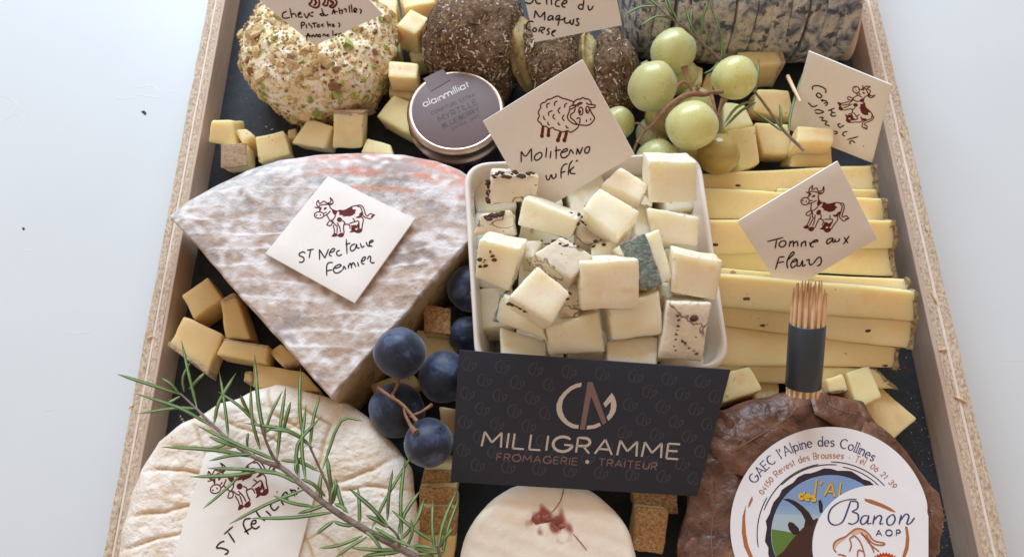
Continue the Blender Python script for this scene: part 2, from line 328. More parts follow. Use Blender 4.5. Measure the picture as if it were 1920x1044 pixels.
# flat print: ribbons and filled shapes lying on a surface
def ribbon(pts,w_,n,lift=.012,sm=4,nib=None,taper=True):
    P=smoothpts(pts,sm) if sm else [Vector(p) for p in pts]
    v=[];f=[];m=len(P)
    for i,p in enumerate(P):
        t=P[min(i+1,m-1)]-P[max(i-1,0)]
        if t.length<1e-6: t=Vector((1,0,0))
        t.normalize(); s=n.cross(t); s.normalize()
        ww=w_
        if nib is not None: ww=w_*(.45+.55*abs(s.dot(nib)))
        if taper and (i==0 or i==m-1): ww*=.7
        v+= [p+s*ww/2+n*lift,p-s*ww/2+n*lift]
    for i in range(m-1): f.append((2*i,2*i+1,2*i+3,2*i+2))
    return v,f
class Plane:
    def __init__(s,p,n): s.p=Vector(p); s.n=Vector(n).normalized(); s.n=-s.n if s.n.dot(CP-s.p)<0 else s.n
    def at(s,px,py): return WPl(px,py,s.p,s.n)
    def strokes(s,lines,w_,lift=.012,sm=4,nib=None):
        return join([ribbon([s.at(*q) for q in l],w_,s.n,lift,sm,nib) for l in lines])[:2]
    def fills(s,polys,lift=.010,sm=3):
        v=[];f=[]
        for pl in polys:
            P=[s.at(*q)+s.n*lift for q in pl]
            if sm and len(P)<20: P=smoothpts(P+[P[0]],sm)[:-1]
            o=len(v); v+=P; f.append(tuple(range(o,o+len(P))))
        return v,f
    def disc(s,c,r,lift,n=64,ry=None,a0=0,a1=360): 
        return s.fills([[ (c[0]+r*math.cos(R(a0+(a1-a0)*i/n)),c[1]-(ry or r)*math.sin(R(a0+(a1-a0)*i/n))) for i in range(n)]],lift,0)
def clusters(lines,gap):
    """group polylines (lists of points) that lie closer than gap to each other: one group per written word or mark"""
    L=[[Vector(p) for p in l] for l in lines]; n=len(L); par=list(range(n))
    def fd(i):
        while par[i]!=i: i=par[i]
        return i
    for i in range(n):
        for j in range(i):
            if fd(i)!=fd(j) and min((p-q).length for p in L[i] for q in L[j])<gap: par[fd(i)]=fd(j)
    g={}
    for i in range(n): g.setdefault(fd(i),[]).append(i)
    return list(g.values())
def ell(cx,cy,rx,ry,a0=0,a1=360,n=16): return [(cx+rx*math.cos(R(a0+(a1-a0)*i/n)),cy-ry*math.sin(R(a0+(a1-a0)*i/n))) for i in range(n+1)]
# single-stroke alphabet
def ar(cx,cy,rx,ry,a0,a1,n=8): return [(cx+rx*math.cos(R(a0+(a1-a0)*i/n)),cy+ry*math.sin(R(a0+(a1-a0)*i/n))) for i in range(n+1)]
FONT={' ':(.35,[]),'.':(.12,[[(.04,.0),(.08,.04)]]),"'":(.15,[[(.08,1),(.03,.75)]]),'-':(.4,[[(.05,.35),(.35,.35)]]),
'A':(.84,[[(0,0),(.42,1)],[(.42,1),(.84,0)],[(.16,.34),(.68,.34)]]),'B':(.6,[[(0,0),(0,1)],[(0,1),(.3,1)]+ar(.3,.76,.24,.24,90,-90)+[(0,.52)],[(0,.52),(.32,.52)]+ar(.32,.26,.26,.26,90,-90)+[(0,0)]]),
'C':(.8,[ar(.45,.5,.45,.5,50,310,12)]),'D':(.75,[[(0,0),(0,1)],[(0,1),(.25,1)]+ar(.25,.5,.48,.5,90,-90,10)+[(0,0)]]),'E':(.6,[[(0,0),(0,1)],[(0,1),(.58,1)],[(0,.52),(.5,.52)],[(0,0),(.58,0)]]),
'F':(.58,[[(0,0),(0,1)],[(0,1),(.56,1)],[(0,.5),(.48,.5)]]),'G':(.92,[ar(.48,.5,.48,.5,45,355,14)+[(.96,.46)],[(.96,.46),(.55,.46)]]),'H':(.7,[[(0,0),(0,1)],[(.7,0),(.7,1)],[(0,.5),(.7,.5)]]),
'I':(.06,[[(.03,0),(.03,1)]]),'J':(.5,[[(.45,1),(.45,.3)]+ar(.22,.25,.23,.25,0,-160)]),'L':(.55,[[(0,1),(0,0)],[(0,0),(.55,0)]]),'M':(.95,[[(0,0),(.06,1)],[(.06,1),(.475,.3)],[(.475,.3),(.89,1)],[(.89,1),(.95,0)]]),
'N':(.75,[[(0,0),(0,1)],[(0,1),(.75,0)],[(.75,0),(.75,1)]]),'O':(.96,[ar(.48,.5,.48,.5,0,360,18)]),'P':(.6,[[(0,0),(0,1)],[(0,1),(.32,1)]+ar(.32,.73,.27,.27,90,-90)+[(0,.46)]]),
'R':(.66,[[(0,0),(0,1)],[(0,1),(.34,1)]+ar(.34,.73,.27,.27,90,-90)+[(0,.46)],[(.3,.46),(.64,0)]]),'S':(.55,[ar(.28,.75,.25,.25,30,230)+ar(.28,.26,.27,.26,70,-150)]),'T':(.72,[[(0,1),(.72,1)],[(.36,0),(.36,1)]]),
'U':(.7,[[(0,1),(0,.35)]+ar(.35,.35,.35,.35,180,360,10)+[(.7,1)]]),'X':(.7,[[(0,0),(.7,1)],[(0,1),(.7,0)]]),'Y':(.75,[[(0,1),(.37,.5),(.75,1)],[(.37,.5),(.37,0)]]),
'a':(.55,[ar(.27,.32,.27,.32,0,360,12),[(.54,.64),(.54,0)]]),'d':(.55,[ar(.27,.32,.27,.32,0,360,12),[(.54,1.05),(.54,0)]]),'e':(.56,[[(.02,.34),(.54,.34)],ar(.28,.32,.27,.32,0,320,12)]),
'i':(.06,[[(.03,0),(.03,.64)],[(.03,.86),(.03,.92)]]),'l':(.06,[[(.03,0),(.03,1.08)]]),'m':(.85,[[(0,0),(0,.64)],ar(.21,.42,.21,.22,180,0)+[(.42,0)],ar(.63,.42,.21,.22,180,0)+[(.84,0)]]),
'n':(.46,[[(0,0),(0,.64)],ar(.22,.42,.22,.22,180,0)+[(.44,0)]]),'o':(.58,[ar(.29,.32,.29,.32,0,360,12)]),'p':(.55,[[(0,-.3),(0,.64)],ar(.27,.32,.27,.32,0,360,12)]),'r':(.32,[[(0,0),(0,.64)],ar(.18,.42,.18,.22,180,60)]),
's':(.42,[ar(.21,.48,.19,.16,30,230)+ar(.21,.17,.2,.17,70,-150)]),'t':(.3,[[(.12,0),(.12,.9)],[(0,.62),(.3,.62)]]),'u':(.46,[[(0,.64),(0,.25)]+ar(.22,.23,.22,.23,180,360)+[(.44,.64)],[(.44,.64),(.44,0)]]),'v':(.5,[[(0,.64),(.25,0),(.5,.64)]]),
'é':(.56,[[(.02,.34),(.54,.34)],ar(.28,.32,.27,.32,0,320,12),[(.25,.78),(.38,.95)]]),
'0':(.55,[ar(.27,.42,.27,.42,0,360,14)]),'1':(.3,[[(.05,.65),(.2,.84),(.2,0)]]),'2':(.5,[ar(.25,.6,.24,.24,160,-20)+[(.0,0),(.5,0)]]),'3':(.5,[ar(.24,.62,.22,.22,150,-80),ar(.24,.22,.25,.22,80,-150)]),
'4':(.55,[[(.4,0),(.4,.84),(0,.25),(.55,.25)]]),'5':(.5,[[(.45,.84),(.08,.84),(.05,.5)]+ar(.22,.27,.26,.27,120,-140)]),'6':(.52,[ar(.26,.26,.26,.26,0,360,12),[(.0,.3),(.12,.65),(.38,.86)]]),'9':(.52,[ar(.26,.58,.26,.26,0,360,12),[(.52,.55),(.4,.2),(.14,-.02)]])}
def layout(t,sp=.22):
    x=0;out=[]
    for ch in t:
        w_,ls=FONT[ch]; out+=[[(x+a,b) for a,b in l] for l in ls]; x+=w_+sp
    return out,x-sp
def serifs(t,sp):
    ls,wd=layout(t,sp); ex=[]
    for l in ls:
        for a,b in ((l[0],l[1]),(l[-1],l[-2])):
            if abs(a[0]-b[0])<abs(a[1]-b[1])*.55 and abs(a[1]-b[1])>.2 and (abs(a[1])<.03 or a[1]>.6): ex.append([(a[0]-.10,a[1]),(a[0]+.10,a[1])])
    return ls+ex,wd
def textpx(t,p0,p1,h,sp=.22,up=None):
    ls,wd=layout(t,sp); dx,dy=(p1[0]-p0[0])/wd,(p1[1]-p0[1])/wd
    L_=math.hypot(dx,dy)
    if up is None: up=(dy/L_,-dx/L_)
    return [[(p0[0]+dx*a+up[0]*h*b,p0[1]+dy*a+up[1]*h*b) for a,b in l] for l in ls]
def textarc(t,c,r,a0,a1,h,sp=.22):
    ls,wd=serifs(t,sp); out=[]
    for l in ls:
        q=[]
        for a,b in l:
            u=a/wd; an=R(a0+(a1-a0)*u); rr=(r(u) if callable(r) else r)+b*h; q.append((c[0]+rr*math.cos(an),c[1]-rr*math.sin(an)))
        out.append(q)
    return out
# ================= the setting =================
TZ=-1.5
v,f=[(-150,-80,TZ),(150,-80,TZ),(150,140,TZ),(-150,140,TZ)],[(0,1,2,3)]
struct(mk('table',v,f,'table',smooth=False))
def flatpoly(name,pts,z,mat): 
    P=[W(x,y,z) for x,y in pts]; o=mk(name,P,[tuple(range(len(P)))],mat,smooth=False); return o
o=flatpoly('crumb',[(264,210),(270,207),(275,213),(272,217),(268,213)],TZ+.01,'speck'); tag(o,'small dark crumb on the white table, upper left of the tray','crumb')
o=flatpoly('crumb',[(41,427),(45,426),(47,430),(43,432)],TZ+.01,'speck'); tag(o,'tiny dark crumb on the white table at the far left','crumb')
ms=[[(0,180),(20,184),(32,196),(24,212)],[(8,225),(30,214),(46,222),(38,240)],[(0,240),(8,236)],[(255,165),(285,160),(300,172)],[(262,178),(300,184)],[(40,470),(60,469)],[(132,585),(143,580)],[(1870,676),(1908,670)],[(1885,676),(1915,674)],[(130,625),(170,622)],[(210,185),(260,183)],[(310,170),(330,174)],[(85,770),(110,764)]]
TP=Plane((0,0,TZ),(0,0,1)); v,f=TP.strokes(ms,.05,.006); m=mk('scuff_marks',v,f,'mark'); m['kind']='structure'
# ================= tray =================
RZ=1.6
tray=thing('wooden_tray','shallow wooden tray of pressed particle board with pale layered rims, holding all the cheeses','tray',(1.7,16,TZ))
def rimx(px0,px1,y): return px0+(px1-px0)*y/1044
def edge_pts(x0,x1):   # a rim line given by its x at the top and at the bottom of the picture
    a=W(x0,0,RZ); b=W(x1,1044,RZ); d=(a-b).normalized(); return b-d*8,a+d*9
LE=[(390,193),(403,208),(407,213),(417,226),(422,233)]
RE=[(1645,1890),(1631,1870),(1626,1864),(1613,1846),(1607,1836)]
def wallpart(name,l0,l1,mat,z0,z1,m=60,amp=.02,wob=0):
    a0,a1=edge_pts(*l0); b0,b1=edge_pts(*l1)
    c=[a0,a1,b1,b0]; t=[Vector((p.x,p.y,z1)) for p in c]; b=[Vector((p.x,p.y,z0)) for p in c]
    v,f=rbox(t+b,.03,m,amp,int(l0[0]),2.5); return mk(name,v,f,mat,tray)
for E in (LE,RE):
    wallpart('outer_board',E[0],E[1],'particle',TZ,RZ,amp=.035)
    wallpart('pale_layer',E[1],E[2],'veneer',TZ,RZ-.004,amp=.01)
    wallpart('inner_board',E[2],E[3],'particle',TZ,RZ-.01,amp=.03)
    wallpart('inner_face',E[3],E[4],'innerwood',TZ,RZ+.004,amp=.012)
a0,a1=edge_pts(*LE[4]); b0,b1=edge_pts(*RE[4])
for (p,q,nm,s) in ((a1,b1,'back_board',1),(a0,b0,'front_board',-1)):
    t=[Vector((p.x,p.y-.01*s,RZ-.03)),Vector((q.x,q.y-.01*s,RZ-.03)),Vector((q.x,q.y+1.0*s,RZ-.03)),Vector((p.x,p.y+1.0*s,RZ-.03))]
    v,f=rbox(t+[Vector((x.x,x.y,TZ)) for x in t],.03,20,.02,3); mk(nm,v,f,'particle',tray)
v,f=rbox([a1,b1,b0,a0][:0]+[Vector((p.x,p.y,-.5)) for p in (a1,b1,b0,a0)]+[Vector((p.x,p.y,TZ+.01)) for p in (a1,b1,b0,a0)],.02,4,0); mk('bottom_board',v,f,'veneer',tray)
# a few splinters and gouges on the rims
def chip(px,py,ang,l,wd,mat='pick'):
    p=W(px,py,RZ+.03); d=Vector((math.cos(ang),math.sin(ang),0)); v,f=tube([p-d*l/2,p+Vector((0,0,.04)),p+d*l/2],[wd*.4,wd,wd*.3],5,2); return v,f
v,f,mi=join([chip(1800,748,-.5,.45,.07),chip(1768,655,.2,.35,.05),chip(1738,430,1.8,.5,.06),chip(1752,560,1.9,.6,.05),chip(282,632,.4,.3,.05),chip(246,762,.9,.25,.05),chip(1690,250,2,.4,.05)]); mk('splinters',v,f,'pick',tray)
# slate lining
i=.03; q=[Vector((a1.x+i,a1.y-.05,0)),Vector((b1.x-i,b1.y-.05,0)),Vector((b0.x-i,b0.y+.05,0)),Vector((a0.x+i,a0.y+.05,0))]
v,f=rbox(q+[Vector((p.x,p.y,-.48)) for p in q],.04,30,.015,9); o=mk('slate_board',v,f,'slate'); tag(o,'black slate sheet lining the bottom of the wooden tray','slate board')
# crumbs and grains on the slate
cr=[]
def grain(px,py,z,s):
    c=W(px,py,z+s*.6); v=[c+Vector((rnd.uniform(-1,1),rnd.uniform(-1,1),rnd.uniform(-.6,.6))).normalized()*s*rnd.uniform(.6,1.2) for _ in range(6)]
    return v,[(0,1,2),(0,2,3),(0,3,4),(0,4,1),(5,2,1),(5,3,2),(5,4,3),(5,1,4)]
for _ in range(150): 
    y=rnd.uniform(690,1044); x=rnd.uniform(1690,1725)+(y-690)*.245; cr.append(grain(x-rnd.random()**2*60,y,0,rnd.choice([.012,.015,.02,.03])))
for (x,y) in [(510,242),(500,238),(340,785),(338,780),(345,790),(1720,660),(1700,670),(1740,935)]: cr.append(grain(x,y,0,.07))
for _ in range(40): cr.append(grain(rnd.uniform(450,540),rnd.uniform(20,260),0,.02))
v,f,mi=join(cr); o=mk('crumbs',v,f,'almond',smooth=False); o['kind']='stuff'; o['label']='fine pale crumbs scattered on the black slate'
# ================= tag cards =================
def tagcard(label,px,zs,name='cheese_tag',th=.12,pick_=0):
    """px: four corners seen in the photograph, zs: heights of corners 0,1,3; the card is flat"""
    a,b,d=W(*px[0],zs[0]),W(*px[1],zs[1]),W(*px[3],zs[2]); n=(b-a).cross(d-a).normalized(); pl=Plane(a,n)
    c=pl.at(*px[2]); cs=[a,b,c,d]
    root=thing(name,label,'name tag',(a+b+c+d)/4-pl.n*th,'square cheese name tags')
    v,f=rbox([p+pl.n*0 for p in cs]+[p-pl.n*th for p in cs],.02,6,.006,int(px[0][0]),.6); mk('board',v,f,'card',root)
    if pick_:
        T=(a+b)/2 if pick_==2 else a; B=(c+d)/2 if pick_==2 else c
        p0=(T+B)/2+(T-B)*.12-pl.n*(th+.09); p1=B+(B-T)*.30-pl.n*(th+.12); p1.z=max(p1.z,.6)
        if pick_==3: p1=Vector((p0.x,p0.y+.9,4.0))
        v,f=tube([p0,p0.lerp(p1,.5),p0.lerp(p1,.93),p1],[.08,.08,.07,.02],8,0); mk('wooden_pick',v,f,'pick',root)
    return root,pl
COW_F=[[(690,370),(800,365),(880,330),(960,290),(1000,300),(990,330),(1080,350),(1060,380),(1050,430),(960,490),(850,495),(770,505),(790,480),(680,460),(700,430),(680,400)],
[(520,340),(570,350),(640,380),(630,430),(600,470),(560,450),(530,400)],ell(695,575,60,55),[(1150,440),(1200,400),(1225,430),(1210,500),(1180,530),(1110,540),(1065,520),(1140,490)],
[(510,965),(550,900),(600,885),(640,900),(640,950),(560,970)],[(640,940),(680,900),(740,880),(790,880),(800,930),(760,975),(690,975)],
[(920,870),(970,820),(960,790),(1060,800),(1080,850),(1030,860),(960,870)],[(1040,860),(1120,790),(1210,780),(1215,840),(1160,880),(1100,885)],
[(340,300),(400,290),(390,330),(330,350)],[(200,290),(270,290),(270,350),(230,390),(225,330)],[(1420,490),(1510,450),(1500,490),(1430,530)],ell(165,475,18,18,n=8),ell(255,470,18,18,n=8),[(980,710),(1040,700),(1060,790),(970,800)],[(1120,650),(1150,660),(1160,760),(1110,780)]]
COW_S=[ell(225,470,108,75),[(200,290),(168,210),(205,130),(240,210),(330,150),(400,190),(470,180),(500,130),(480,70),(540,140),(540,200),(460,240),(430,200)],[(120,290),(200,300),(240,250),(330,230),(440,220),(550,200)],[(230,380),(280,290)],[(340,430),(400,400)],[(330,490),(400,460),(490,370)],
[(400,460),(460,570),(490,600)],[(490,600),(560,560),(610,470)],[(470,600),(405,690),(490,710),(530,640),(490,600)],[(460,250),(510,330),(640,380),(690,360),(800,365),(900,320),(990,270),(1100,250),(1170,240),(1230,280),(1270,360),(1290,450),(1340,490),(1400,440),(1480,460)],
[(1100,270),(1180,290),(1220,400),(1250,500),(1340,540),(1400,555),(1460,515)],[(530,600),(600,700),(650,710)],[(550,700),(575,800),(575,890)],[(640,720),(640,890)],[(640,640),(700,760),(720,870)],[(790,690),(790,800),(805,880)],[(760,590),(820,650),(790,690)],
[(800,690),(880,680),(930,710),(940,790)],[(920,665),(1040,625),(1130,610),(1150,690)],[(1000,540),(1050,610)],[(1200,500),(1245,580),(1220,700),(1215,790)],[(970,700),(1000,780),(1060,700),(1080,770),(1110,680)]]
def cow(root,pl,dst,lw=.085):
    src=[(215,470),(700,930),(1130,850)]
    A=Matrix([[x,y,1] for x,y in src]); Ai=A.inverted(); mx=Ai@Vector([p[0] for p in dst]); my=Ai@Vector([p[1] for p in dst])
    g=lambda l:[(mx[0]*x+mx[1]*y+mx[2],my[0]*x+my[1]*y+my[2]) for x,y in l]
    v,f=pl.strokes([g(l) for l in COW_S],lw*.55,.008); v2,f2=pl.fills([g(l) for l in COW_F],.006)
    v,f,mi=join([(v,f),(v2,f2)]); mk('cow_drawing',v,f,'print',root,smooth=False)
def hand(root,pl,lines,o,s,lw=.08,mat='ink'):
    ll=[tr(l,o[0],o[1],s) for l in lines]
    for g in clusters([[pl.at(*p) for p in l] for l in ll],.30):
        v,f=pl.strokes([ll[i] for i in g],lw,.014); mk('handwriting',v,f,mat,root,smooth=False)
# St Nectaire
NT,npl=tagcard('white square tag with maroon cow lying flat on the grey wedge of cheese',[(615,330),(778,410),(665,568),(497,475)],[4.42,4.42,4.42],th=.1)
cow(NT,npl,[(597.5,403.3),(637,440.7),(672,434.2)])
hand(NT,npl,[[(330,450),(280,425),(215,460),(225,500),(290,530),(305,580),(270,620),(210,620)],[(360,395),(490,375)],[(430,390),(400,545)],[(600,580),(595,380)],[(595,380),(700,545)],[(700,545),(770,370)],[(790,440),(860,420),(885,370),(840,370),(790,440),(790,490),(830,505)],[(985,395),(930,420),(925,470),(965,500),(1025,470)],[(1105,185),(1120,465)],[(1090,285),(1185,260)],
[(1270,270),(1200,310),(1180,370),(1210,410),(1270,370),(1300,280),(1310,350),(1360,350)],[(1370,260),(1400,340),(1450,310)],[(1480,240),(1510,310),(1560,320)],[(1540,260),(1610,230),(1600,205),(1550,230),(1545,300),(1600,325)],[(735,880),(735,690),(780,630),(850,630)],[(735,785),(840,765)],[(880,740),(960,720),(1010,680),(970,665),(900,700),(860,760),(890,820),(960,820),(1030,770)],
[(1040,770),(1060,700),(1100,760)],[(1140,680),(1150,740)],[(1145,700),(1185,640),(1210,740)],[(1200,690),(1240,630),(1285,710)],[(1320,620),(1340,705)],[(1390,600),(1440,590),(1470,530),(1430,530),(1390,600),(1410,650),(1450,655)],[(1500,570),(1540,510),(1570,530),(1560,600),(1600,640),(1640,620)]],(540,430),10.105,.052,'navyink')
# Moliterno
MO,mpl=tagcard('cream square tag with a sheep drawing standing behind the truffled cubes',[(1092,112),(1190,290),(1005,403),(905,228)],[8.9,6.6,6.8],pick_=1)
S=lambda l:tr(l,990,170,9.943)
sh=[[(860,215),(790,190),(720,165),(650,150),(600,125),(550,105),(480,130),(420,160),(360,170),(330,210),(260,240),(230,290),(240,320),(200,380),(195,430),(215,470),(190,520),(190,570),(240,610),(260,650),(340,675),(400,710),(460,690),(500,725),(580,750),(640,775),(740,750),(790,780),(840,760),(920,700),(950,650)],
[(830,270),(860,215),(910,170),(980,160),(1020,135),(1070,155),(1130,165),(1170,210),(1180,250)],[(825,270),(900,270),(960,230),(1020,230)],[(770,310),(830,280),(900,290),(860,320),(790,350),(770,320)],[(1080,230),(1130,260),(1200,265),(1255,280),(1230,320),(1150,320)],[(880,330),(860,400),(800,450),(800,510),(860,560),(910,620),(960,640),(1050,650),(1130,645),(1200,590),(1240,510),(1190,430),(1160,350)],[(780,350),(760,420),(735,480),(750,540),(790,580),(850,620),(930,640)],
ell(985,385,38,72),ell(1110,360,32,62),[(900,530),(940,510),(970,530),(960,620)],[(920,300),(960,260),(1010,240)],
[(550,195),(500,225),(495,290)],[(410,235),(350,265),(360,330)],[(730,235),(685,270),(690,320)],[(605,310),(560,380),(600,430)],[(460,375),(385,410),(390,475)],[(490,440),(465,490),(505,545)],[(290,470),(300,530),(330,545)],[(680,450),(640,510),(680,570)],[(370,580),(375,630),(405,645)],[(560,590),(570,630),(600,645)],[(710,650),(720,690),(760,700)]]
v1,f1=mpl.strokes([S(l) for l in sh],.05,.010)
v2,f2=mpl.strokes([S(l) for l in ([(280,665),(262,840)],[(388,700),(380,830)],[(610,765),(562,920)],[(725,755),(685,920)])],.12,.010)
v3,f3=mpl.fills([S(l) for l in (ell(260,845,36,42,n=10),ell(380,832,36,40,n=10),ell(560,925,38,44,n=10),ell(680,925,38,44,n=10),ell(975,395,18,26,n=10),ell(1100,380,16,24,n=10),ell(1090,565,14,26,n=8),ell(1168,540,13,24,n=8))],.009)
v,f,mi=join([(v1,f1),(v2,f2),(v3,f3)]); mk('sheep_drawing',v,f,'print',MO,smooth=False)
hand(MO,mpl,[[(285,465),(285,250)],[(285,250),(370,345),(485,195)],[(485,195),(488,450)],[(640,270),(560,330),(545,400),(600,425),(680,360),(685,290),(630,265)],[(785,170),(765,375)],[(870,240),(850,390)],[(970,150),(968,400)],[(940,240),(1060,220)],[(1080,280),(1180,240),(1180,200),(1120,220),(1060,290),(1080,370),(1150,370),(1220,310)],[(1220,310),(1255,220),(1310,300)],[(1365,320),(1385,190)],[(1385,190),(1430,310)],[(1430,310),(1490,165)],[(1570,160),(1530,220),(1540,280),(1590,280),(1620,220),(1615,160),(1570,170)],
[(770,710),(785,790),(830,800),(870,700)],[(880,700),(900,780),(960,750),(965,680)],[(1190,495),(1130,510),(1070,600),(1065,775)],[(1065,670),(1150,640)],[(1290,430),(1230,520),(1205,720)],[(1230,630),(1320,550),(1250,620),(1260,680),(1350,685)],[(1350,455),(1395,420)]],(950,260),10.439,.055)
# Tomme aux Fleurs
TO,tpl=tagcard('cream cow tag tucked upright into the long pale cheese slices',[(1571,302),(1645,448),(1469,552),(1383,415)],[7.0,5.3,5.3],pick_=1)
cow(TO,tpl,[(1509,377),(1519.2,428.5),(1550.4,432.6)],.075)
hand(TO,tpl,[[(175,220),(465,145)],[(345,190),(320,345)],[(440,205),(390,260),(410,310),(470,310),(515,250),(490,205),(440,210)],[(590,210),(570,315)],[(580,260),(640,210),(650,315)],[(650,260),(710,215),(730,310)],[(800,225),(785,315)],[(795,260),(860,210),(870,310)],[(940,230),(960,300),(1010,315)],[(960,240),(1080,215),(1070,190),(1010,210),(940,290)],[(1350,155),(1270,180),(1245,235),(1270,260),(1340,200),(1360,150)],[(1360,150),(1360,225),(1400,220)],[(1400,170),(1400,215),(1460,210),(1480,160)],[(1560,140),(1630,250)],[(1655,115),(1545,270)],
[(325,720),(390,500)],[(390,500),(490,490)],[(375,600),(480,580)],[(530,560),(600,500),(660,430),(640,405),(580,470),(530,600),(545,700)],[(610,590),(690,570),(700,530),(640,560),(600,640),(630,690),(700,640)],[(720,540),(715,650),(770,650),(810,560)],[(815,550),(815,660),(870,630)],[(880,560),(930,540),(930,590),(950,640),(1000,620)],[(1000,620),(1090,510),(1140,510),(1150,580),(1120,640),(1070,655)]],(1420,430),9.6,.055)
# Comte
CO,cpl=tagcard('cream cow tag leaning against the right rim, its writing running downwards',[(1516,96),(1672,160),(1635,306),(1477,243)],[5.0,5.3,1.8],pick_=2)
cow(CO,cpl,[(1605,168),(1576,202),(1589,226)],.085)
hand(CO,cpl,[[(405,245),(405,200),(360,165),(290,145),(235,160),(235,200)],[(300,240),(285,270),(310,300),(345,300),(350,270),(320,245),(300,240)],[(340,340),(375,325)],[(350,350),(400,340),(430,380),(400,410)],[(380,380),(415,365)],[(435,475),(520,440)],[(470,460),(490,490)],[(530,500),(490,500),(470,525),(500,545),(540,535)],[(560,650),(590,690),(645,660)],[(560,650),(600,640)],[(690,745),(640,755),(630,790),(660,800)],[(510,740),(550,745),(550,770),(515,770)],[(685,850),(830,810)],[(790,890),(750,865),(720,880),(730,910)],
[(175,365),(235,420),(300,400)],[(255,470),(310,460),(380,490),(300,510),(270,490)],[(320,560),(370,560),(350,600)],[(350,600),(420,610),(400,650),(460,670)],[(895,930),(905,935)]],(1490,140),6.961,.06)
# Maquis
MQ,qpl=tagcard('cream tag with handwriting only, planted above the herb crusted log',[(1133,-125),(1166,48),(1003,80),(960,-100)],[9.0,6.0,8.6],pick_=3)
hand(MQ,qpl,[[(305,-40),(310,30),(240,80),(150,50)],[(360,-40),(370,40),(410,80),(470,70)],[(580,-60),(590,100)],[(675,-60),(685,110)],[(860,0),(790,20),(760,90),(790,130),(850,135)],[(890,90),(970,70),(990,30),(940,20),(890,80),(900,130),(960,155)],[(1310,110),(1250,100),(1220,150),(1260,190),(1320,180)],[(1330,0),(1310,200)],[(1410,110),(1430,200),(1480,190),(1520,120)],
[(335,375),(360,215)],[(360,215),(450,345),(550,240)],[(550,240),(545,415)],[(700,320),(640,330),(610,390),(640,410),(700,370),(710,320),(715,420)],[(860,315),(790,330),(770,390),(800,400),(850,340)],[(850,330),(810,525)],[(820,400),(900,400),(960,350)],[(960,350),(940,430),(980,470),(1040,450),(1060,400)],[(1060,400),(1060,470),(1110,490),(1130,380)],[(1130,380),(1105,500)],[(1240,390),(1190,380),(1200,440),(1230,480),(1210,515),(1155,500)],
[(320,450),(270,430),(200,460),(180,530),(210,600),(270,600)],[(340,560),(310,600),(330,640),(380,620),(370,570),(340,560)],[(425,655),(460,550)],[(460,550),(540,560),(540,590),(470,620),(520,675)],[(650,570),(600,600),(630,650),(620,690),(585,690)],[(770,610),(710,630),(690,690),(740,735)],[(690,670),(770,620)]],(970,0),10.667,.062)
# Chevre
CH,hpl=tagcard('cream tag with three handwritten lines stuck in the nut coated cheese',[(590,-110),(718,28),(590,86),(462,-18)],[8,5.7,5.9],pick_=1)
hand(CH,hpl,[[(330,190),(270,220),(260,280),(300,305),(385,290)],[(380,140),(415,300)],[(410,240),(460,230),(490,290)],[(510,250),(560,230),(550,205),(515,240),(530,285),(590,280)],[(610,220),(655,300),(700,210)],[(690,220),(720,270)],[(720,220),(770,200)],[(720,270),(765,270)],[(930,220),(870,240),(930,260),(900,140)],[(930,220),(960,260),(1010,240)],
[(1070,240),(1100,160),(1120,240)],[(1080,210),(1160,190)],[(1180,130),(1200,240)],[(1200,180),(1240,170),(1230,240)],[(1260,160),(1300,150),(1300,210)],[(1350,90),(1360,215)],[(1385,75),(1400,215)],[(1430,190),(1480,160),(1440,140),(1430,200),(1480,200)],[(1520,150),(1550,180),(1530,230)],
[(570,480),(570,380),(610,370),(620,400),(575,430)],[(650,400),(655,470)],[(700,380),(690,400),(740,440),(735,470)],[(770,370),(790,460)],[(740,390),(830,380)],[(870,400),(830,420),(840,450),(880,430)],[(930,390),(900,420),(940,440)],[(990,350),(1010,450)],[(1010,420),(1040,400),(1050,440)],[(1070,410),(1100,400),(1080,440),(1120,430)],[(1170,370),(1200,410),(1180,450)],
[(650,640),(680,550),(710,620)],[(640,590),(740,590)],[(740,620),(760,570),(790,610),(820,565),(840,610)],[(880,560),(840,590),(870,610),(890,580)],[(920,600),(940,560),(970,600)],[(1020,560),(980,590),(1030,600)],[(1080,500),(1090,600)],[(1110,580),(1150,560),(1130,600)],[(1170,570),(1230,545)]],(500,0),8.727,.06)
v,f=hpl.strokes([tr(l,500,0,8.727) for l in [[(740,-20),(735,40),(695,75),(760,120),(820,130),(860,90),(860,-10)],[(800,-10),(800,70),(770,90)],[(780,0),(830,60)],[(960,-10),(950,40),(920,80),(980,100),(1000,60),(1010,0)],[(1020,0),(1090,40),(1080,80),(1030,110),(1080,130),(1130,90),(1150,40),(1120,0)],[(1050,0),(1060,60)],[(740,-20),(800,-60),(900,-70),(1010,-60),(1120,-10)]]],.085,.012); mk('hoof_drawing',v,f,'print',CH,smooth=False)
# St Felicien
FE,fpl=tagcard('cream cow tag lying on the round creamy cheese under the rosemary sprig',[(386,848),(602,880),(546,1092),(316,1072)],[3.38,3.38,3.38])
cow(FE,fpl,[(403.5,916.4),(461.7,946.4),(496.9,924.3)],.085)
hand(FE,fpl,[[(290,870),(240,890),(205,940),(260,945),(325,970),(320,1000),(290,1010)],[(285,798),(380,715)],[(330,780),(400,885)],[(570,630),(510,640),(490,690),(515,750),(545,800)],[(500,775),(580,730)],[(580,690),(620,680),(620,650),(585,660),(575,710),(620,740),(665,710)],[(615,530),(655,600),(720,655)],[(730,550),(785,600)],[(800,450),(780,500),(820,545),(870,500)],[(890,440),(920,490)],[(910,400),(960,380),(940,350),(905,390),(930,430),(970,420)],[(985,320),(1040,395)],[(990,330),(1040,335),(1060,380)],[(1070,300),(1080,320)],[(845,345),(855,350)]],(370,860),5.673,.055,'ink')
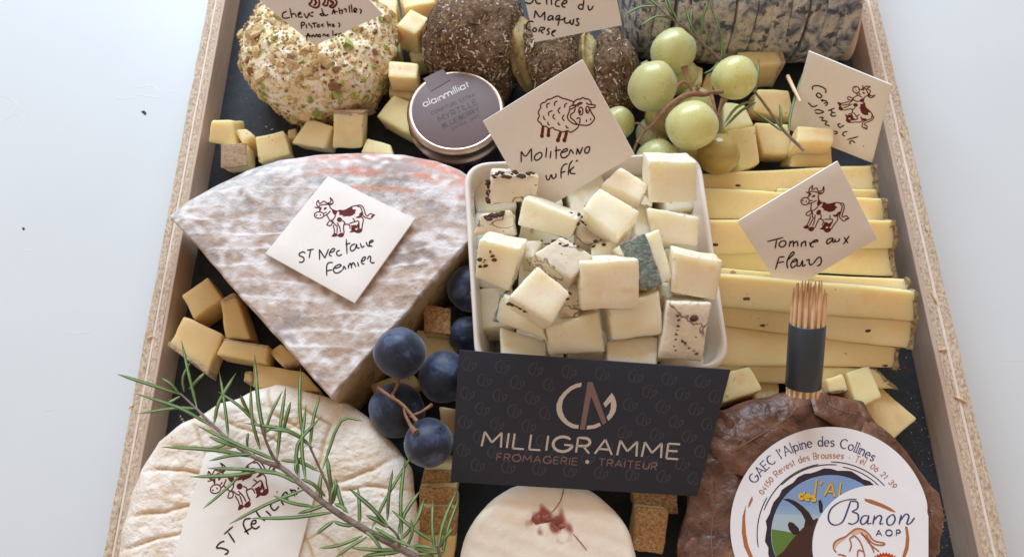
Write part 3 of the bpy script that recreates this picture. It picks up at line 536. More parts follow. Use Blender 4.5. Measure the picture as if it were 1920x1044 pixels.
# ================= wedge =================
WEP=[(313,402),(345,374),(400,344),(460,314),(520,295),(600,284),(680,281),(760,285),(820,297),(862,313),(884,328),(889,360),(888,400),(883,447),(750,598),(620,746),(540,655),(440,545),(370,462)]
wz=4.15
wo=[W(x,y,wz-(.62 if i<11 else 0)) for i,(x,y) in enumerate(WEP)]
arc_w=wo[:11]
def dseg(p,a,b):
    ab=b-a; t=max(0,min(1,(p-a).dot(ab)/ab.dot(ab))); return (p-(a+ab*t)).length
def darc(p): return min(dseg(p,Vector(arc_w[i].xy),Vector(arc_w[i+1].xy)) for i in range(len(arc_w)-1))
WAP=W(620,746,wz)
def wlow(p): return .85*max(0,1-darc(p)/1.5)**2
def wridge(x,y):
    """wrinkles running across the wedge, sharper towards the point"""
    k=max(0,min(1,(17.0-y)/4)); ph=y*4.6+1.5*nz((x*.45,y*.35,2))+.5*nz((x*1.3,y*1.3,9))
    a=(1-abs(math.sin(ph)))**2.2; return a*(.35+.65*k)*(.6+.8*nz((x*.7,y*.9,13)))
def wrel(x,y): return .045*wridge(x,y)+.07*nz((x*.6,y*1.3,3))+.020*nz((x*2.4,y*3.4,1))+.014*nz((x*6,y*7,1))
def wdisp(x,y):
    d=darc(Vector((x,y))); return wrel(x,y)*min(1,d/.4+.3)
wedge=thing('cheese_wedge','large wedge of mould ripened cheese with grey white rind and pinkish arc','cheese',(sum(p.x for p in wo)/len(wo),sum(p.y for p in wo)/len(wo),0))
cenw=W(650,470,wz)
v,f=slab([(p.x,p.y) for p in wo],0.02,wz-.12,.04,4,260,under=1.0,side=8,sn=.03,centre=(cenw.x,cenw.y))
v=[Vector((p.x,p.y,p.z-(wlow(p.xy)+.05)*p.z/wz)) for p in v]
v=[Vector((cenw.x+(p.x-cenw.x)*.992,cenw.y+(p.y-cenw.y)*.992,p.z)) for p in v]
mk('cut_paste',v,f,'nectaire_paste',wedge)
v,f=slab([(p.x,p.y) for p in wo],wz-.34,wz,.12,105,480,disp=wdisp,under=1.0,side=4,sn=.03,centre=(cenw.x,cenw.y))
nv=[]
for p in v:
    lo_=wlow(p.xy); z=p.z; t=(z-(wz-.34))/.22
    z-=lo_
    if t<1 and darc(p.xy)<.3: z=.03+(wz-.12-lo_-.03)*max(0,t)
    nv.append(Vector((p.x,p.y,z)))
v=nv
pk=[];tn=[];wh=[];gr=[];br=[]
for p in v:
    x,y=p.x,p.y; d=darc(p.xy); xx=min(1,max(0,(x+10.5)/3.0)); e=nz((x*.9,y*2.2,5)); e2=nz((x*2.5,y*5.0,55))
    bd=d+.35*nz((x*.35,y*.2,71)); B_=max(math.exp(-((bd-.45)/.28)**2),.9*math.exp(-((bd-1.35)/.16)**2)*(1 if x>-7 else .5),.7*math.exp(-((bd-2.2)/.14)**2)*max(0,min(1,1.5+3*nz((x*.5,1,73))))*(1 if x<-4 else 0)); pk.append(max(0,min(.85,(B_+.22*(1 if d<1.7 else 0))*(1.05+1.0*e2)))*xx)
    tn.append(max(0,min(.65,(15.4-y+1.8*e+2*e2)*.26+.2*max(0,nz((x*.55,y*.9,21))))))
    wr=wridge(x,y); kk=max(0,min(1,(17.5-y)/4)); wh.append(max(0,min(.85,(.25+.9*kk)*wr+1.3*nz((x*.6,y*.9,31))+1.1*nz((x*2.6,y*3.0,35))+.14)))
    gr.append(max(0,min(.65,1.8*nz((x*.5,y*.7,41))-.05+.8*nz((x*1.9,y*2.1,45)))))
    br.append(max(0,min(.6,1.2*nz((x*1.1,y*2.4,61))-.35-.5*wr))*max(0,min(1,(18.5-y)/3)))
mk('rind',v,f,'nectaire',wedge,attrs={'pink':pk,'tan':tn,'white':wh,'grey':gr,'brown':br})
# ================= bottom left round cheese =================
fo=[(226,1044),(232,1000),(248,935),(268,880),(300,828),(345,790),(400,765),(460,740),(520,722),(560,728),(600,742),(650,755),(700,788),(745,840),(770,880),(783,940),(788,1000),(786,1050),(770,1120),(720,1200),(640,1260),(520,1290),(400,1275),(300,1220),(245,1130)]
fz=3.2
fw=[W(x,y,fz-.7) for x,y in fo]
creases=[[(262,880),(340,885),(420,900)],[(240,960),(330,950),(400,955)],[(235,1035),(290,1010),(345,1000)],[(355,790),(385,850),(400,900)],[(300,830),(380,840),(440,830)],[(560,730),(555,790),(500,830)],[(560,760),(620,800),(600,860)],[(620,905),(700,880),(745,850)],[(640,915),(720,915),(780,912)],[(600,860),(560,930),(580,1044)],[(400,770),(440,800),(520,830)],[(560,1010),(600,1000),(640,1044)],[(440,745),(480,790)],[(500,730),(520,780),(560,800)]]
cw=[[W(x,y,fz).xy for x,y in c] for c in creases]
fc=(W(510,1010,fz)).xy
def dcr(p): return min(dseg(p,c[i],c[i+1]) for c in cw for i in range(len(c)-1))
def fdisp(x,y):
    q=Vector((x+.25*nz((x*.7,y*.7,1)),y+.25*nz((x*.7,y*.7,4)))); d=dcr(q); dr=(Vector((x,y))-fc).length
    s=-.10*math.exp(-(d/.07)**2)+.05*nz((x*.5,y*.9,3))+.045*nz((x*1.7,y*2.1,6))+.03*nz((x*4.2,y*5,6))-.035*(1-abs(nz((x*1.1+y*.6,y*2.0-x*.5,16))))**6
    lf=max(0,min(1,(-7-x)/2)); s+=.045*(1-abs(math.sin((x*.9+y*2.2)*1.1+1.8*nz((x*.6,y*.6,8)))))**1.5*lf*(.5+1.6*max(0,nz((x*.9,y*.7,18))))
    return s*max(0,min(1,(dr-2.0)/1.2))-.25*max(0,(dr-4.6))**1.5*.35
v,f=slab([(p.x,p.y) for p in fw],.02,fz,.75,120,420,disp=fdisp,under=.93,side=6,sn=.10,centre=fc)
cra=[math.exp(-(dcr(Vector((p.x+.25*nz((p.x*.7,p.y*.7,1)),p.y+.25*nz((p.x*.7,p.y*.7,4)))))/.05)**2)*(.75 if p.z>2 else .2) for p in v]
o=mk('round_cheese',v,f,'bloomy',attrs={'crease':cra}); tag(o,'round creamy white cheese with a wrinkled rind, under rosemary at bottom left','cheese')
# ================= small ivory cheese =================
so=ell(1028,1072,168,172,n=60)[:-1]
sz=2.95
sw_=[W(x,y,sz-.3) for x,y in so]; scn=W(1028,1068,sz).xy
jam_c=[W(x,y,sz).xy for x,y in ((1010,975),(1045,978),(1022,968),(1052,990))]
def sdisp(x,y): 
    p=Vector((x,y)); dj=min((p-c).length for c in jam_c)
    return .010*math.sin((x*.35+y)*9.5)+.02*nz((x*.8,y*.8,2))+.012*nz((x*4,y*4,2))-.10*math.exp(-(dj/.28)**2)
v,f=slab([(p.x,p.y) for p in sw_],.02,sz,.35,60,260,disp=sdisp,under=.97,side=5,sn=.05,centre=scn,bulge=.0)
ja=[max(0,min(.95,(.40+.35*nz((p.x*3,p.y*3,1))-min((p.xy-c).length for c in jam_c))*4)) if p.z>2.5 else 0 for p in v]
o=mk('small_round_cheese',v,f,'smallrind',attrs={'jam':ja}); tag(o,'small ivory round cheese with a red jam spot below the black card','cheese')
spz=[]
for (x,y,r_) in ((1006,974,.26),(1042,976,.26),(1024,974,.24),(1052,986,.13),(998,982,.14)):
    c=W(x,y,sz-.09); spz.append(ball(c,r_,20,10,.6,(1.1,.75,.22),seed=x))
v,f,mi=join(spz); mk('jam_filling',v,f,'jamspot',o)
sp2=Plane((0,0,sz+.03),(0,0,1)); v,f=sp2.strokes([[(1058,912),(1050,940),(1030,965)],[(1032,977),(1040,985),(1052,994)],[(1075,1000),(1100,1030)],[(1018,965),(1022,972)]],.035,.0); mk('straw',v,f,'stem',o)
# ================= cheese cubes =================
GC='cheese cubes scattered on the slate'
def cubes(o,s,rows):
    for (q,z,d,mat,label,kw) in rows: block(tr(q,o[0],o[1],s),z,d,mat,label,'cheese cube',group=GC,**kw)
cubes((360,0),3.1646,[
([(112,714),(238,714),(254,872),(92,845)],[2.2,2.2,1.6,1.6],1.4,'yellow','yellow cube with a dark pinhole, against the left rim above the wedge',{}),
([(245,765),(320,763),(372,805),(300,850)],1.7,1.5,'yellow','small yellow cube wedged behind the cube nearest the left rim',{}),
([(172,860),(318,850),(328,985),(176,998)],[2.1,2.1,1.75,1.75],1.3,'yellow','cube turned with its brown rind up, at the top left edge of the wedge',dict(rind='T')),
([(370,812),(545,776),(582,912),(398,968)],[1.9,1.9,1.5,1.5],1.3,'yellow','yellow cube with a crumbly chip, second gap right of the brown rind cube',{}),
([(690,702),(832,746),(785,880),(588,850)],[2.1,2.1,1.7,1.6],1.4,'yellow','slanted yellow cube just left of the tall rind topped one',{}),
([(838,655),(1015,665),(1005,880),(835,880)],[2.7,2.7,1.6,1.6],1.2,'yellow','tall yellow cube with pinkish brown rind on top, below the nut cheese',dict(rind='B')),
([(1040,818),(1180,858),(1200,930),(1000,905)],1.7,1.4,'yellow','yellow cube peeping over the top of the wedge near the jar',{}),
([(562,768),(616,756),(628,815),(572,830)],.8,.6,'yellow','little yellow crumb piece under the nut coated cheese',dict(amp=.06)),
([(1165,361),(1340,372),(1338,468),(1164,458)],2.9,1.1,'yellow','upper of two stacked yellow cubes left of the jar lid',{}),
([(1163,500),(1332,508),(1300,585),(1166,560)],1.75,1.6,'yellow','lower of two stacked yellow cubes left of the jar lid',{}),
([(1195,562),(1330,610),(1300,800),(1092,688)],[2.0,2.0,1.7,1.7],1.5,'yellow','yellow cube touching the lower left side of the jar',{}),
([(430,885),(500,850),(560,900),(500,960)],.9,.8,'yellow','yellow offcut half hidden between cubes above the wedge',{}),
])
cubes((700,0),4.745,[
([(195,228),(330,76),(502,162),(378,305)],2.9,1.8,'yellow','big yellow cube standing clear in the top pile of cubes',{}),
([(20,-40),(215,-15),(205,190),(80,120)],2.3,1.9,'yellow','yellow cube beside the right corner of the three line tag',{}),
([(215,-70),(565,-60),(550,30),(280,80)],2.7,1.9,'yellow','wide yellow cube at the top of the pile, cut by the picture edge',{}),
([(568,-30),(738,-25),(772,60),(620,85)],2.5,1.6,'yellow','yellow cube with a green speck at the back of the herb log',{}),
([(510,130),(565,60),(640,90),(600,225),(480,260)][:4],2.1,1.8,'yellow','yellow cube squeezed between the big cube and the herb log',{}),
([(318,470),(400,390),(470,520),(340,545)],1.5,1.3,'yellow','small yellow cube low at the left foot of the herb log',{}),
([(130,250),(230,330),(250,480),(150,430)],1.3,1.2,'yellow','dim yellow cube between nut cheese and big cube',{}),
])
cubes((1180,90),4.176,[
([(838,30),(1185,16),(1220,118),(1000,135)],2.6,1.9,'yellow','yellow cube with tan rind on its right side, beneath the ash log',dict(rind='R')),
([(1010,316),(1250,332),(1292,545),(975,490)],[2.5,2.5,2.1,2.1],1.7,'yellow','broad yellow cube left of the leaning cow tag',{}),
([(985,578),(1262,600),(1262,835),(1055,822)],[2.3,2.3,1.9,1.9],1.6,'yellow','yellow cube with shaded front, second from right of the grapes',{}),
([(1320,606),(1592,628),(1606,745),(1310,740)],3.0,1.3,'yellow','upper yellow cube of a stacked pair at the foot of the leaning tag',{}),
([(1290,765),(1590,775),(1588,935),(1265,935)],[2.2,2.2,1.7,1.7],1.5,'yellow','lower yellow cube of a stacked pair at the foot of the leaning tag',{}),
([(770,650),(990,605),(1025,905),(870,955)],[2.4,2.4,1.9,1.9],1.6,'yellow','yellow cube touching the lowest amber grape',{}),
([(740,420),(905,440),(975,600),(740,640)],2.0,1.5,'yellow','yellow cube behind the grapes, crossed by two rosemary needles',{}),
([(15,150),(145,88),(168,132),(80,200)],2.3,1.2,'yellow','yellow corner showing above the left green grape',{}),
([(470,110),(578,152),(572,265),(470,300)],2.3,1.6,'yellow','yellow cube showing between the top green grape and the stem',{}),
([(600,200),(650,190),(660,330),(560,330)],1.6,1.2,'yellow','pale yellow cube low behind the grape stem',{}),
])
block([(1128,72),(1163,76),(1161,101),(1131,98)],2.4,1.2,'yellow','small yellow cube between the herb log and the ash log','cheese cube',group=GC)
cubes((300,500),3.7286,[
([(145,199),(327,72),(434,222),(238,362)],1.75,1.5,'amber','amber cube standing alone close to the left rim',{}),
([(420,236),(520,182),(632,505),(450,500)],[1.9,1.9,1.6,1.6],1.5,'amber','tall amber block with rind at its upper end, tucked under the wedge',dict(rind='B')),
([(58,545),(165,337),(446,470),(330,745)],[1.9,1.9,1.7,1.7],1.3,'amber','large amber slab with crusty tan rind touching the left rim',dict(rind='L',r=.12)),
([(390,612),(446,500),(760,556),(738,672)],1.9,1.2,'amber','long amber block lying across in front of the tan slab',dict(rind='R')),
([(757,592),(845,535),(985,665),(862,698)],1.6,1.4,'amber','small amber block half under the left edge of the wedge',dict(rind='F')),
([(648,667),(1000,730),(1125,872),(652,848)],1.45,1.3,'amber','long amber block between wedge point and round cheese',{}),
([(592,735),(652,730),(645,822),(582,800)],1.2,.8,'amber','little grey rind chip at the end of the long amber block',dict(rind='T')),
])
cubes((1300,660),4.174,[
([(285,150),(440,106),(546,296),(225,395)],2.4,1.7,'yellow','yellow cube right of the black card corner',{}),
([(480,225),(665,224),(674,332),(470,400)],1.6,1.4,'yellow','darker yellow cube tucked left of the toothpick bundle',{}),
([(1035,202),(1170,166),(1218,305),(1068,312)],2.9,1.3,'yellow','small cube with grey rind in front, right of the toothpicks',dict(rind='F',rmat='hairyrind')),
([(985,215),(1030,212),(1050,380),(975,360)],2.3,1.6,'yellow','narrow yellow piece directly right of the toothpick ends',{}),
([(1200,152),(1372,96),(1482,348),(1292,440)],2.4,1.5,'yellow','yellow cube leaning over the flat lozenge shaped piece',{}),
([(1290,450),(1460,262),(1750,515),(1530,722)],1.5,1.2,'yellow','flat lozenge of yellow cheese lying on bare slate at right',{}),
])
cubes((660,480),1.85,[
([(250,170),(341,180),(340,272),(250,262)],2.6,1.5,'amber','cube with coarse brown rind up, above the black grapes',dict(rind='T',rmat='cork')),
([(222,255),(345,264),(362,335),(250,440)],1.9,1.4,'yellow','pale cube lying behind the uppermost round black grape',{}),
([(60,445),(200,395),(245,440),(110,540)],1.2,1.0,'yellow','yellow cube low between the wedge side and black grapes',{}),
([(330,190),(385,215),(385,330),(340,300)],1.6,1.3,'amber','dim cube between the two black grapes by the dish',{}),
([(300,520),(370,530),(370,640),(320,640)],1.2,1.1,'amber','dim cube behind the black grapes beside the card',{}),
])
cubes((760,860),5.67,[
([(195,140),(500,120),(535,275),(165,290)],[2.5,2.5,2.2,2.2],1.6,'amber','topmost of three rind cubes in a column left of the ivory cheese',dict(rind='T',rmat='cork')),
([(152,305),(540,310),(532,520),(146,514)],[2.75,2.75,2.4,2.4],1.6,'amber','middle one, palest rind, of the cube column left of ivory cheese',dict(rind='T',rmat='cork')),
([(142,525),(540,532),(540,790),(110,800)],[2.75,2.75,2.1,2.1],1.4,'amber','reddish crusted cube, third down left of the ivory cheese',dict(rind='T',rmat='cork')),
([(112,805),(540,800),(510,1090),(95,1090)],[2.1,2.1,1.7,1.7],1.6,'amber','smooth amber cube at the bottom edge left of the ivory cheese',{}),
])
block([(1186,915),(1268,922),(1271,963),(1190,955)],[1.9,1.9,1.6,1.6],1.2,'amber','flat rind cube sticking out from under the black card','cheese cube',group=GC,rind='T',rmat='cork')
block([(1194,950),(1254,956),(1243,1038),(1186,1030)],[2.4,2.4,2.0,2.0],1.4,'amber','cork coloured rind cube right of the ivory cheese','cheese cube',group=GC,rind='T',rmat='cork')
# ================= long cheese slices =================
GS='long pale cheese slices stacked at the right'
def slices(rows):
    for (q,z,d,lab,ends) in rows:
        q=tr([(x,y+(-2 if k_<2 else 3)) for k_,(x,y) in enumerate(q)],1300,290,1.898); c8=hexa(q,z,d); bc[0]+=1
        v,f=rbox(c8,.09,14,.06,bc[0],.35); o=mk('cheese_slice',v,f,'slice'); tag(o,lab,'cheese slice',GS)
        for e in ends:
            lim=(-.012,.018,-.02,1.02,-.02,1.01) if e=='L' else (.985,1.013,-.03,1.03,-.03,1.02)
            v,f=rbox(sub8(c8,*lim),.06,6,.09,bc[0]+9,3.5); mk('rind',v,f,'hairyrind',o)
slices([
([(15,72),(645,38),(652,128),(15,125)],[2.5,2.5,2.1,2.1],1.6,'backmost pale slice, running up to the leaning cow tag','R'),
([(300,122),(655,128),(662,160),(300,165)],[2.3,2.3,2.0,2.0],1.2,'thin slice edge showing between the two backmost slices','R'),
([(30,120),(680,158),(688,236),(32,226)],[3.0,3.0,2.5,2.5],1.6,'second pale slice from the back with a round eye','LR'),
([(32,234),(715,238),(722,330),(36,350)],[3.6,3.6,3.0,3.0],1.6,'third slice from the back, behind the upright cow tag, dark herbs at its left end','LR'),
([(40,345),(700,330),(720,432),(40,404)],[2.9,2.9,2.4,2.4],1.8,'darker slice lying below the upright cow tag','R'),
([(60,402),(765,443),(762,492),(60,425)],[4.0,4.0,3.9,3.9],1.8,'slice just behind the foremost thick one, tipped with green rind','R'),
([(60,424),(795,490),(790,590),(60,538)],[4.35,4.35,3.7,3.7],1.6,'thick foremost slice crossing right behind the toothpick tips','R'),
([(60,540),(788,596),(768,690),(60,604)],[3.6,3.6,3.0,3.0],1.6,'slice with a dark fleck, directly in front of the thickest slice','R'),
([(60,604),(732,688),(722,756),(60,745)],[2.9,2.9,2.4,2.4],1.6,'pale slice passing behind the blue toothpick band','R'),
([(60,747),(645,762),(738,806),(715,834),(60,800)][:2]+[(722,832),(60,800)],[2.3,2.3,1.9,1.9],1.5,'lowest slice with ragged speckled rind at its right tip','R'),
])
# ragged rind at the right tip of the lowest slice, flecks of flower on slices
fl=[]
for (x,y,z) in [(1627,620,3.6),(1341,459,3.6),(1384,348,2.95),(1430,610,3.5),(1400,560,4.3),(1695,690,2.4),(1660,685,2.4)]:
    c=W(x,y,z+.02); fl.append(ball(c,.1,8,5,.5,(1.4,.7,.3),seed=x))
v,f,mi=join(fl); o=mk('flower_flecks',v,f,'truffle_bit'); o['kind']='stuff'; o['label']='dark dried flower flecks on the pale slices'
# ================= dish and truffled cubes =================
dz=4.5
def dishring(off,z):
    c=[W(868,306,dz),W(1312,284,dz),W(1372,692,dz),W(892,700,dz)]; ctr=sum(c,Vector())/4; out=[]
    c=[p+(ctr-p).normalized()*0 for p in c]
    n=4
    for i in range(4):
        p=c[i]; a=(c[i-1]-p).normalized(); b=(c[(i+1)%4]-p).normalized()
        ins=(a+b)*off; P=p+ins; r_=1.15-off*.35
        A=P+a*r_; B=P+b*r_
        for k in range(13):
            t=k/12; out.append((A*(1-t)**2+P*2*t*(1-t)+B*t*t))
    return [Vector((p.x,p.y,z)) for p in out]
lv=[(.75,.15),(.60,.35),(.10,3.9),(.03,4.2),(0,4.42),(.03,4.52),(.10,4.56),(.18,4.52),(.23,4.4),(.27,4.1),(.72,.7),(.95,.5)]
v=[];f=[]
for off,z in lv: v+=dishring(off,z)
nn=52
for i in range(len(lv)-1):
    for k in range(nn): f.append((i*nn+k,i*nn+(k+1)%nn,(i+1)*nn+(k+1)%nn,(i+1)*nn+k))
f.append(tuple(range(nn))[::-1]); f.append(tuple(range((len(lv)-1)*nn,len(lv)*nn)))
o=mk('dish',v,f,'ceramic'); tag(o,'small white square dish with rounded corners, filled with truffled cheese cubes','dish')
GT='truffled cheese cubes piled in the white dish'
def tc(q,z,d,label,dark=False,**kw):
    o,c8=block(tr(q,860,280,2.4865),z,d,'truffle_dark' if dark else 'truffle',label,'cheese cube',group=GT,amp=.05,r=.09,m=6,**kw)
    r3=random.Random(int(z*10) if not isinstance(z,list) else int(z[0]*10)+len(label)); ps=[]
    for a_ in range(4):
        p_,q_=c8[a_],c8[(a_+1)%4]
        for k in range(6):
            c=p_.lerp(q_,r3.uniform(.04,.96))+Vector((r3.uniform(-.05,.05),r3.uniform(-.05,.05),-.03)); s_=r3.uniform(.015,.045)
            ps.append(([c+Vector((r3.uniform(-1,1),r3.uniform(-1,1),r3.uniform(-1,1))).normalized()*s_*r3.uniform(.7,1.2) for _ in range(6)],[(0,1,2),(0,2,3),(0,3,4),(0,4,1),(5,2,1),(5,3,2),(5,4,3),(5,1,4)]))
    v,f,mi=join(ps); mk('crumbs',v,f,'truffle',o)['kind']='stuff'; return o,c8
def bits(o,pts,s=.09,z=None,seed=0):
    """truffle crumbs stuck on a cube: pts in photo crop coordinates with a height"""
    parts=[]
    r2=random.Random(seed+5)
    for (x,y,zz) in pts:
        px,py=860+x/2.4865,280+y/2.4865
        for k in range(2):
            c=W(px+r2.uniform(-2,2),py+r2.uniform(-2,2),zz); parts.append(ball(c,s*r2.uniform(.25,.85),8,5,.6,(1.4,1,.45),seed=x+k))
    v,f,mi=join(parts); mk('truffle_bits',v,f,'truffle_bit',o)['kind']='stuff'
tc([(888,50),(1113,58),(1110,246),(888,250)],[7.0,7.0,5.9,5.9],1.7,'smooth pale cube at the top right corner of the dish')
tc([(665,160),(762,78),(885,165),(850,240)],6.0,1.5,'cube with a peaked top, under the right edge of the sheep tag')
o,c=tc([(155,122),(375,125),(362,240),(135,262)],[6.2,6.2,5.5,5.5],1.7,'truffle crusted cube at the top left corner of the dish',True); bits(o,[(x,120+12*math.sin(x*.09),6.25) for x in range(165,350,12)]+[(140,y,5.95-.004*(y-150)) for y in range(150,250,14)],.10,seed=1)
tc([(305,222),(560,322),(520,425),(275,352)],[6.4,6.4,5.7,5.9],1.4,'smooth slanted cube below the sheep tag, left of centre')
o,c=tc([(100,305),(240,282),(268,405),(65,398)],[6.0,6.1,5.7,5.6],1.4,'cube with a brown truffle smear at the left rim of the dish',True); bits(o,[(130+i*8,318-3*i+6*(i%3),6.1) for i in range(10)],.12,seed=2)
tc([(655,176),(845,290),(745,412),(577,285)],[7.0,7.0,6.8,6.9],1.5,'smooth cube turned like a diamond below the sheep tag')
o,c=tc([(95,418),(290,462),(232,662),(72,600)],[7.0,7.0,6.0,6.0],1.6,'cube with a burnt brown spot on its face, left side'); bits(o,[(120,520,6.58),(155,500,6.7),(150,480,6.8),(100,515,6.58),(125,545,6.45),(165,515,6.62),(95,545,6.42)],.09,seed=3)
o,c=tc([(340,490),(480,405),(632,498),(530,600)],[7.3,7.3,7.2,7.2],1.5,'bluish white cube veined with truffle at the centre of the dish',True); bits(o,[(385+i*17,430+14*math.sin(i*1.3)+i*2,7.28) for i in range(11)]+[(320,520,7.0),(330,535,7.0)],.06,seed=4)
o,c=tc([(240,690),(368,542),(528,668),(440,815)],[7.8,7.8,7.4,7.4],1.3,'tilted cube with dark lower edge, front left of the pile'); bits(o,[(235+i*17,718+i*8,7.25-.01*i) for i in range(7)]+[(518,672,7.55),(505,700,7.4)],.08,seed=5)
tc([(564,522),(840,512),(843,738),(572,750)],[7.5,7.5,6.6,6.6],1.7,'largest smooth cube facing front in the middle of the pile')
tc([(755,446),(938,366),(1000,600),(868,656)],[7.2,7.2,6.6,6.6],1.6,'cube with blue green rind covering most of its top',rind='TL',rmat='greenrind')
tc([(1005,478),(1232,520),(1200,708),(990,665)],[7.2,7.2,6.4,6.4],1.7,'smooth cube overhanging the right edge of the dish')
tc([(885,275),(1122,312),(1116,455),(905,440)],[6.3,6.3,5.7,5.7],1.7,'cube under the smooth top right corner cube')
tc([(705,745),(940,660),(950,862),(722,893)],[6.5,6.5,5.8,5.8],1.7,'cube below the largest front facing cube, right of centre')
tc([(415,832),(652,755),(685,945),(420,962)],[6.1,6.1,5.5,5.5],1.7,'cube at the front of the pile just above the black card')
o,c=tc([(980,712),(1180,716),(1135,992),(932,980)],[6.6,6.6,5.5,5.5],1.6,'cube crossed by a brown truffle vein at the lower right corner',True); bits(o,[(1020+8*math.sin(i),775+i*22,6.45-.09*i) for i in range(6)]+[(1040+i*18,890+i*16,5.95-.06*i) for i in range(5)],.06,seed=6); bits(o,[(1095,790,6.35),(1100,783,6.38)],.15,seed=7)
tc([(198,672),(340,720),(415,895),(165,800)],[6.2,6.2,5.7,5.7],1.4,'green rinded cube under the tilted front left cube',rind='L',rmat='greenrind')
tc([(190,822),(405,895),(415,1000),(200,990)],5.0,1.6,'cube low at the front left corner of the dish')
tc([(690,890),(932,868),(925,1010),(690,1000)],5.3,1.6,'low cube at the front between the veined cube and the middle')
o,c=tc([(625,440),(765,418),(795,500),(620,500)],5.9,1.5,'sunken cube topped with truffle crumbs beside the green rind'); bits(o,[(630,450,5.95),(680,447,5.98),(640,430,5.95)],.09,seed=8)
tc([(300,428),(400,420),(350,505),(300,505)],5.6,1.5,'sunken cube showing left of the bluish veined one')
o,c=tc([(545,335),(690,345),(705,440),(550,430)],5.3,1.4,'crumbly dark flecked cube deep in the middle',True); bits(o,[(520+i*11,300+17*(i%4),5.9-.05*(i%4)) for i in range(14)],.12,seed=9)
tc([(520,250),(600,240),(600,330),(520,320)],5.4,1.3,'broken rough cube behind the diamond shaped one',True)
tc([(500,600),(580,640),(560,780),(470,760)],5.9,1.6,'shaded cube deep between the tilted and the largest cubes',True)
tc([(320,880),(430,900),(425,1000),(320,990)],4.9,1.4,'truffle marked cube low behind the card on the left',True)
tc([(830,250),(900,260),(900,430),(820,420)],5.3,1.4,'shaded cube deep beside the upper right pair')
tc([(930,600),(1010,640),(1010,740),(930,720)],5.4,1.5,'shaded cube deep under the overhanging right one')
# cubes below the visible layer
for i in range(5):
    for j in range(5):
        p=W(925+j*88,360+i*72,3.6); h=.85; a=rnd.uniform(-.3,.3)
        if i==4 and j==0: continue
        t=[p+Matrix.Rotation(a,3,'Z')@Vector((sx*h,sy*h,rnd.uniform(-.1,.1))) for sx,sy in ((-1,1),(1,1),(1,-1),(-1,-1))]
        v,f=rbox(t+[q-Vector((0,0,1.9)) for q in t],.1,3,.05,i*5+j); o=mk('cheese_cube',v,f,'truffle'); tag(o,'cheese cube buried in the lower layer of the dish','cheese cube',GT+', lower layer')
# ================= black card =================
BC=[(861,656),(1370,693),(1307,930),(845,903)]
a,b,d=W(*BC[0],6.0),W(*BC[1],6.0),W(*BC[3],3.5); n=(b-a).cross(d-a).normalized(); cpl=Plane(a,n); c=cpl.at(*BC[2])
card=thing('business_card','black business card with silver and rose lettering leaning on the dish','business card',(a+b+c+d)/4)
cs=[a,b,c,d]
v,f=rbox(cs+[p-cpl.n*.06 for p in cs],.01,4,0); mk('board',v,f,'bcard',card)
def cb(u,vv):   # card coordinates to picture coordinates
    p=(a*(1-u)+b*u)*(1-vv)+(d*(1-u)+c*u)*vv; return p
lsr=[ar(0,0,1,1,100,255,14),ar(0,0,1,1,275,300,4),ar(0,0,1,1,-45,20,6)+[(.55,.05)],[(-.18,-1),(.08,1.1),(.62,-.85)]]
vs=[]
for r_ in range(9):
    for k in range(9):
        u=.062+k*.124+(.062 if r_%2 else 0)-.02; vv=.10+r_*.108
        if u>.99: continue
        for l in lsr:
            pts=[]
            for (x,y) in l:
                uu=u+x*.026; v2=vv-y*.048
                pts.append((uu,v2))
            if any(not(.004<p[0]<.996 and .006<p[1]<.994) for p in pts): continue
            if any(.375<p[0]<.635 and .18<p[1]<.60 for p in pts): continue
            vs.append(ribbon([cb(*p) for p in pts],.055,cpl.n,.004,0,None,False))
v,f,mi=join(vs); mk('pattern',v,f,'bcard_pat',card,smooth=False)['kind']='stuff'
L=lambda l:tr(l,1020,700,8.7)
def ringpoly(cx,cy,ro,ri,a0,a1,n=18,ryo=1.0): return [(cx+ro*math.cos(R(a0+(a1-a0)*i/n)),cy-ro*ryo*math.sin(R(a0+(a1-a0)*i/n))) for i in range(n+1)]+[(cx+ri*math.cos(R(a1-(a1-a0)*i/n)),cy-ri*ryo*math.sin(R(a1-(a1-a0)*i/n))) for i in range(n+1)]
white=[[(615,148),(520,165),(420,215),(320,300),(245,400),(205,500),(205,600),(230,690),(290,770),(370,840),(460,885),(555,898),(568,840),(480,822),(400,780),(340,710),(300,620),(292,530),(310,430),(370,340),(450,270),(530,230),(605,212)],
[(705,845),(800,838),(905,798),(930,848),(830,892),(695,908)],[(1105,312),(1150,380),(1175,450),(1182,530),(1165,620),(1110,710),(1050,770),(1020,705),(1065,640),(1088,560),(1092,455),(1000,550),(968,485)]]
v,f=cpl.fills([L(p) for p in white],.009,0); mk('logo_arcs',v,f,'bcard_white',card,smooth=False)
v,f=cpl.fills([L([(712,135),(790,138),(1022,790),(955,835),(768,365),(665,910),(585,908)])],.011,0); mk('logo_letter',v,f,'bcard_rose',card,smooth=False)
up=(.13,-.99)
v,f=cpl.strokes(textpx('MILLIGRAMME',(903,836),(1272,860),28,.26,(.14,-.99)),.105,.010,0); mk('lettering',v,f,'bcard_white',card,smooth=False)
for t_ in (textpx('FROMAGERIE',(931,862),(1082,871),13,.28,up),textpx('TRAITEUR',(1122,872),(1231,880),13,.28,up)):
    v,f=cpl.strokes(t_,.055,.010,0); mk('lettering',v,f,'bcard_rose',card,smooth=False)
v,f=cpl.disc((1101,865),3.6,.010,16); mk('dot',v,f,'bcard_white',card,smooth=False)
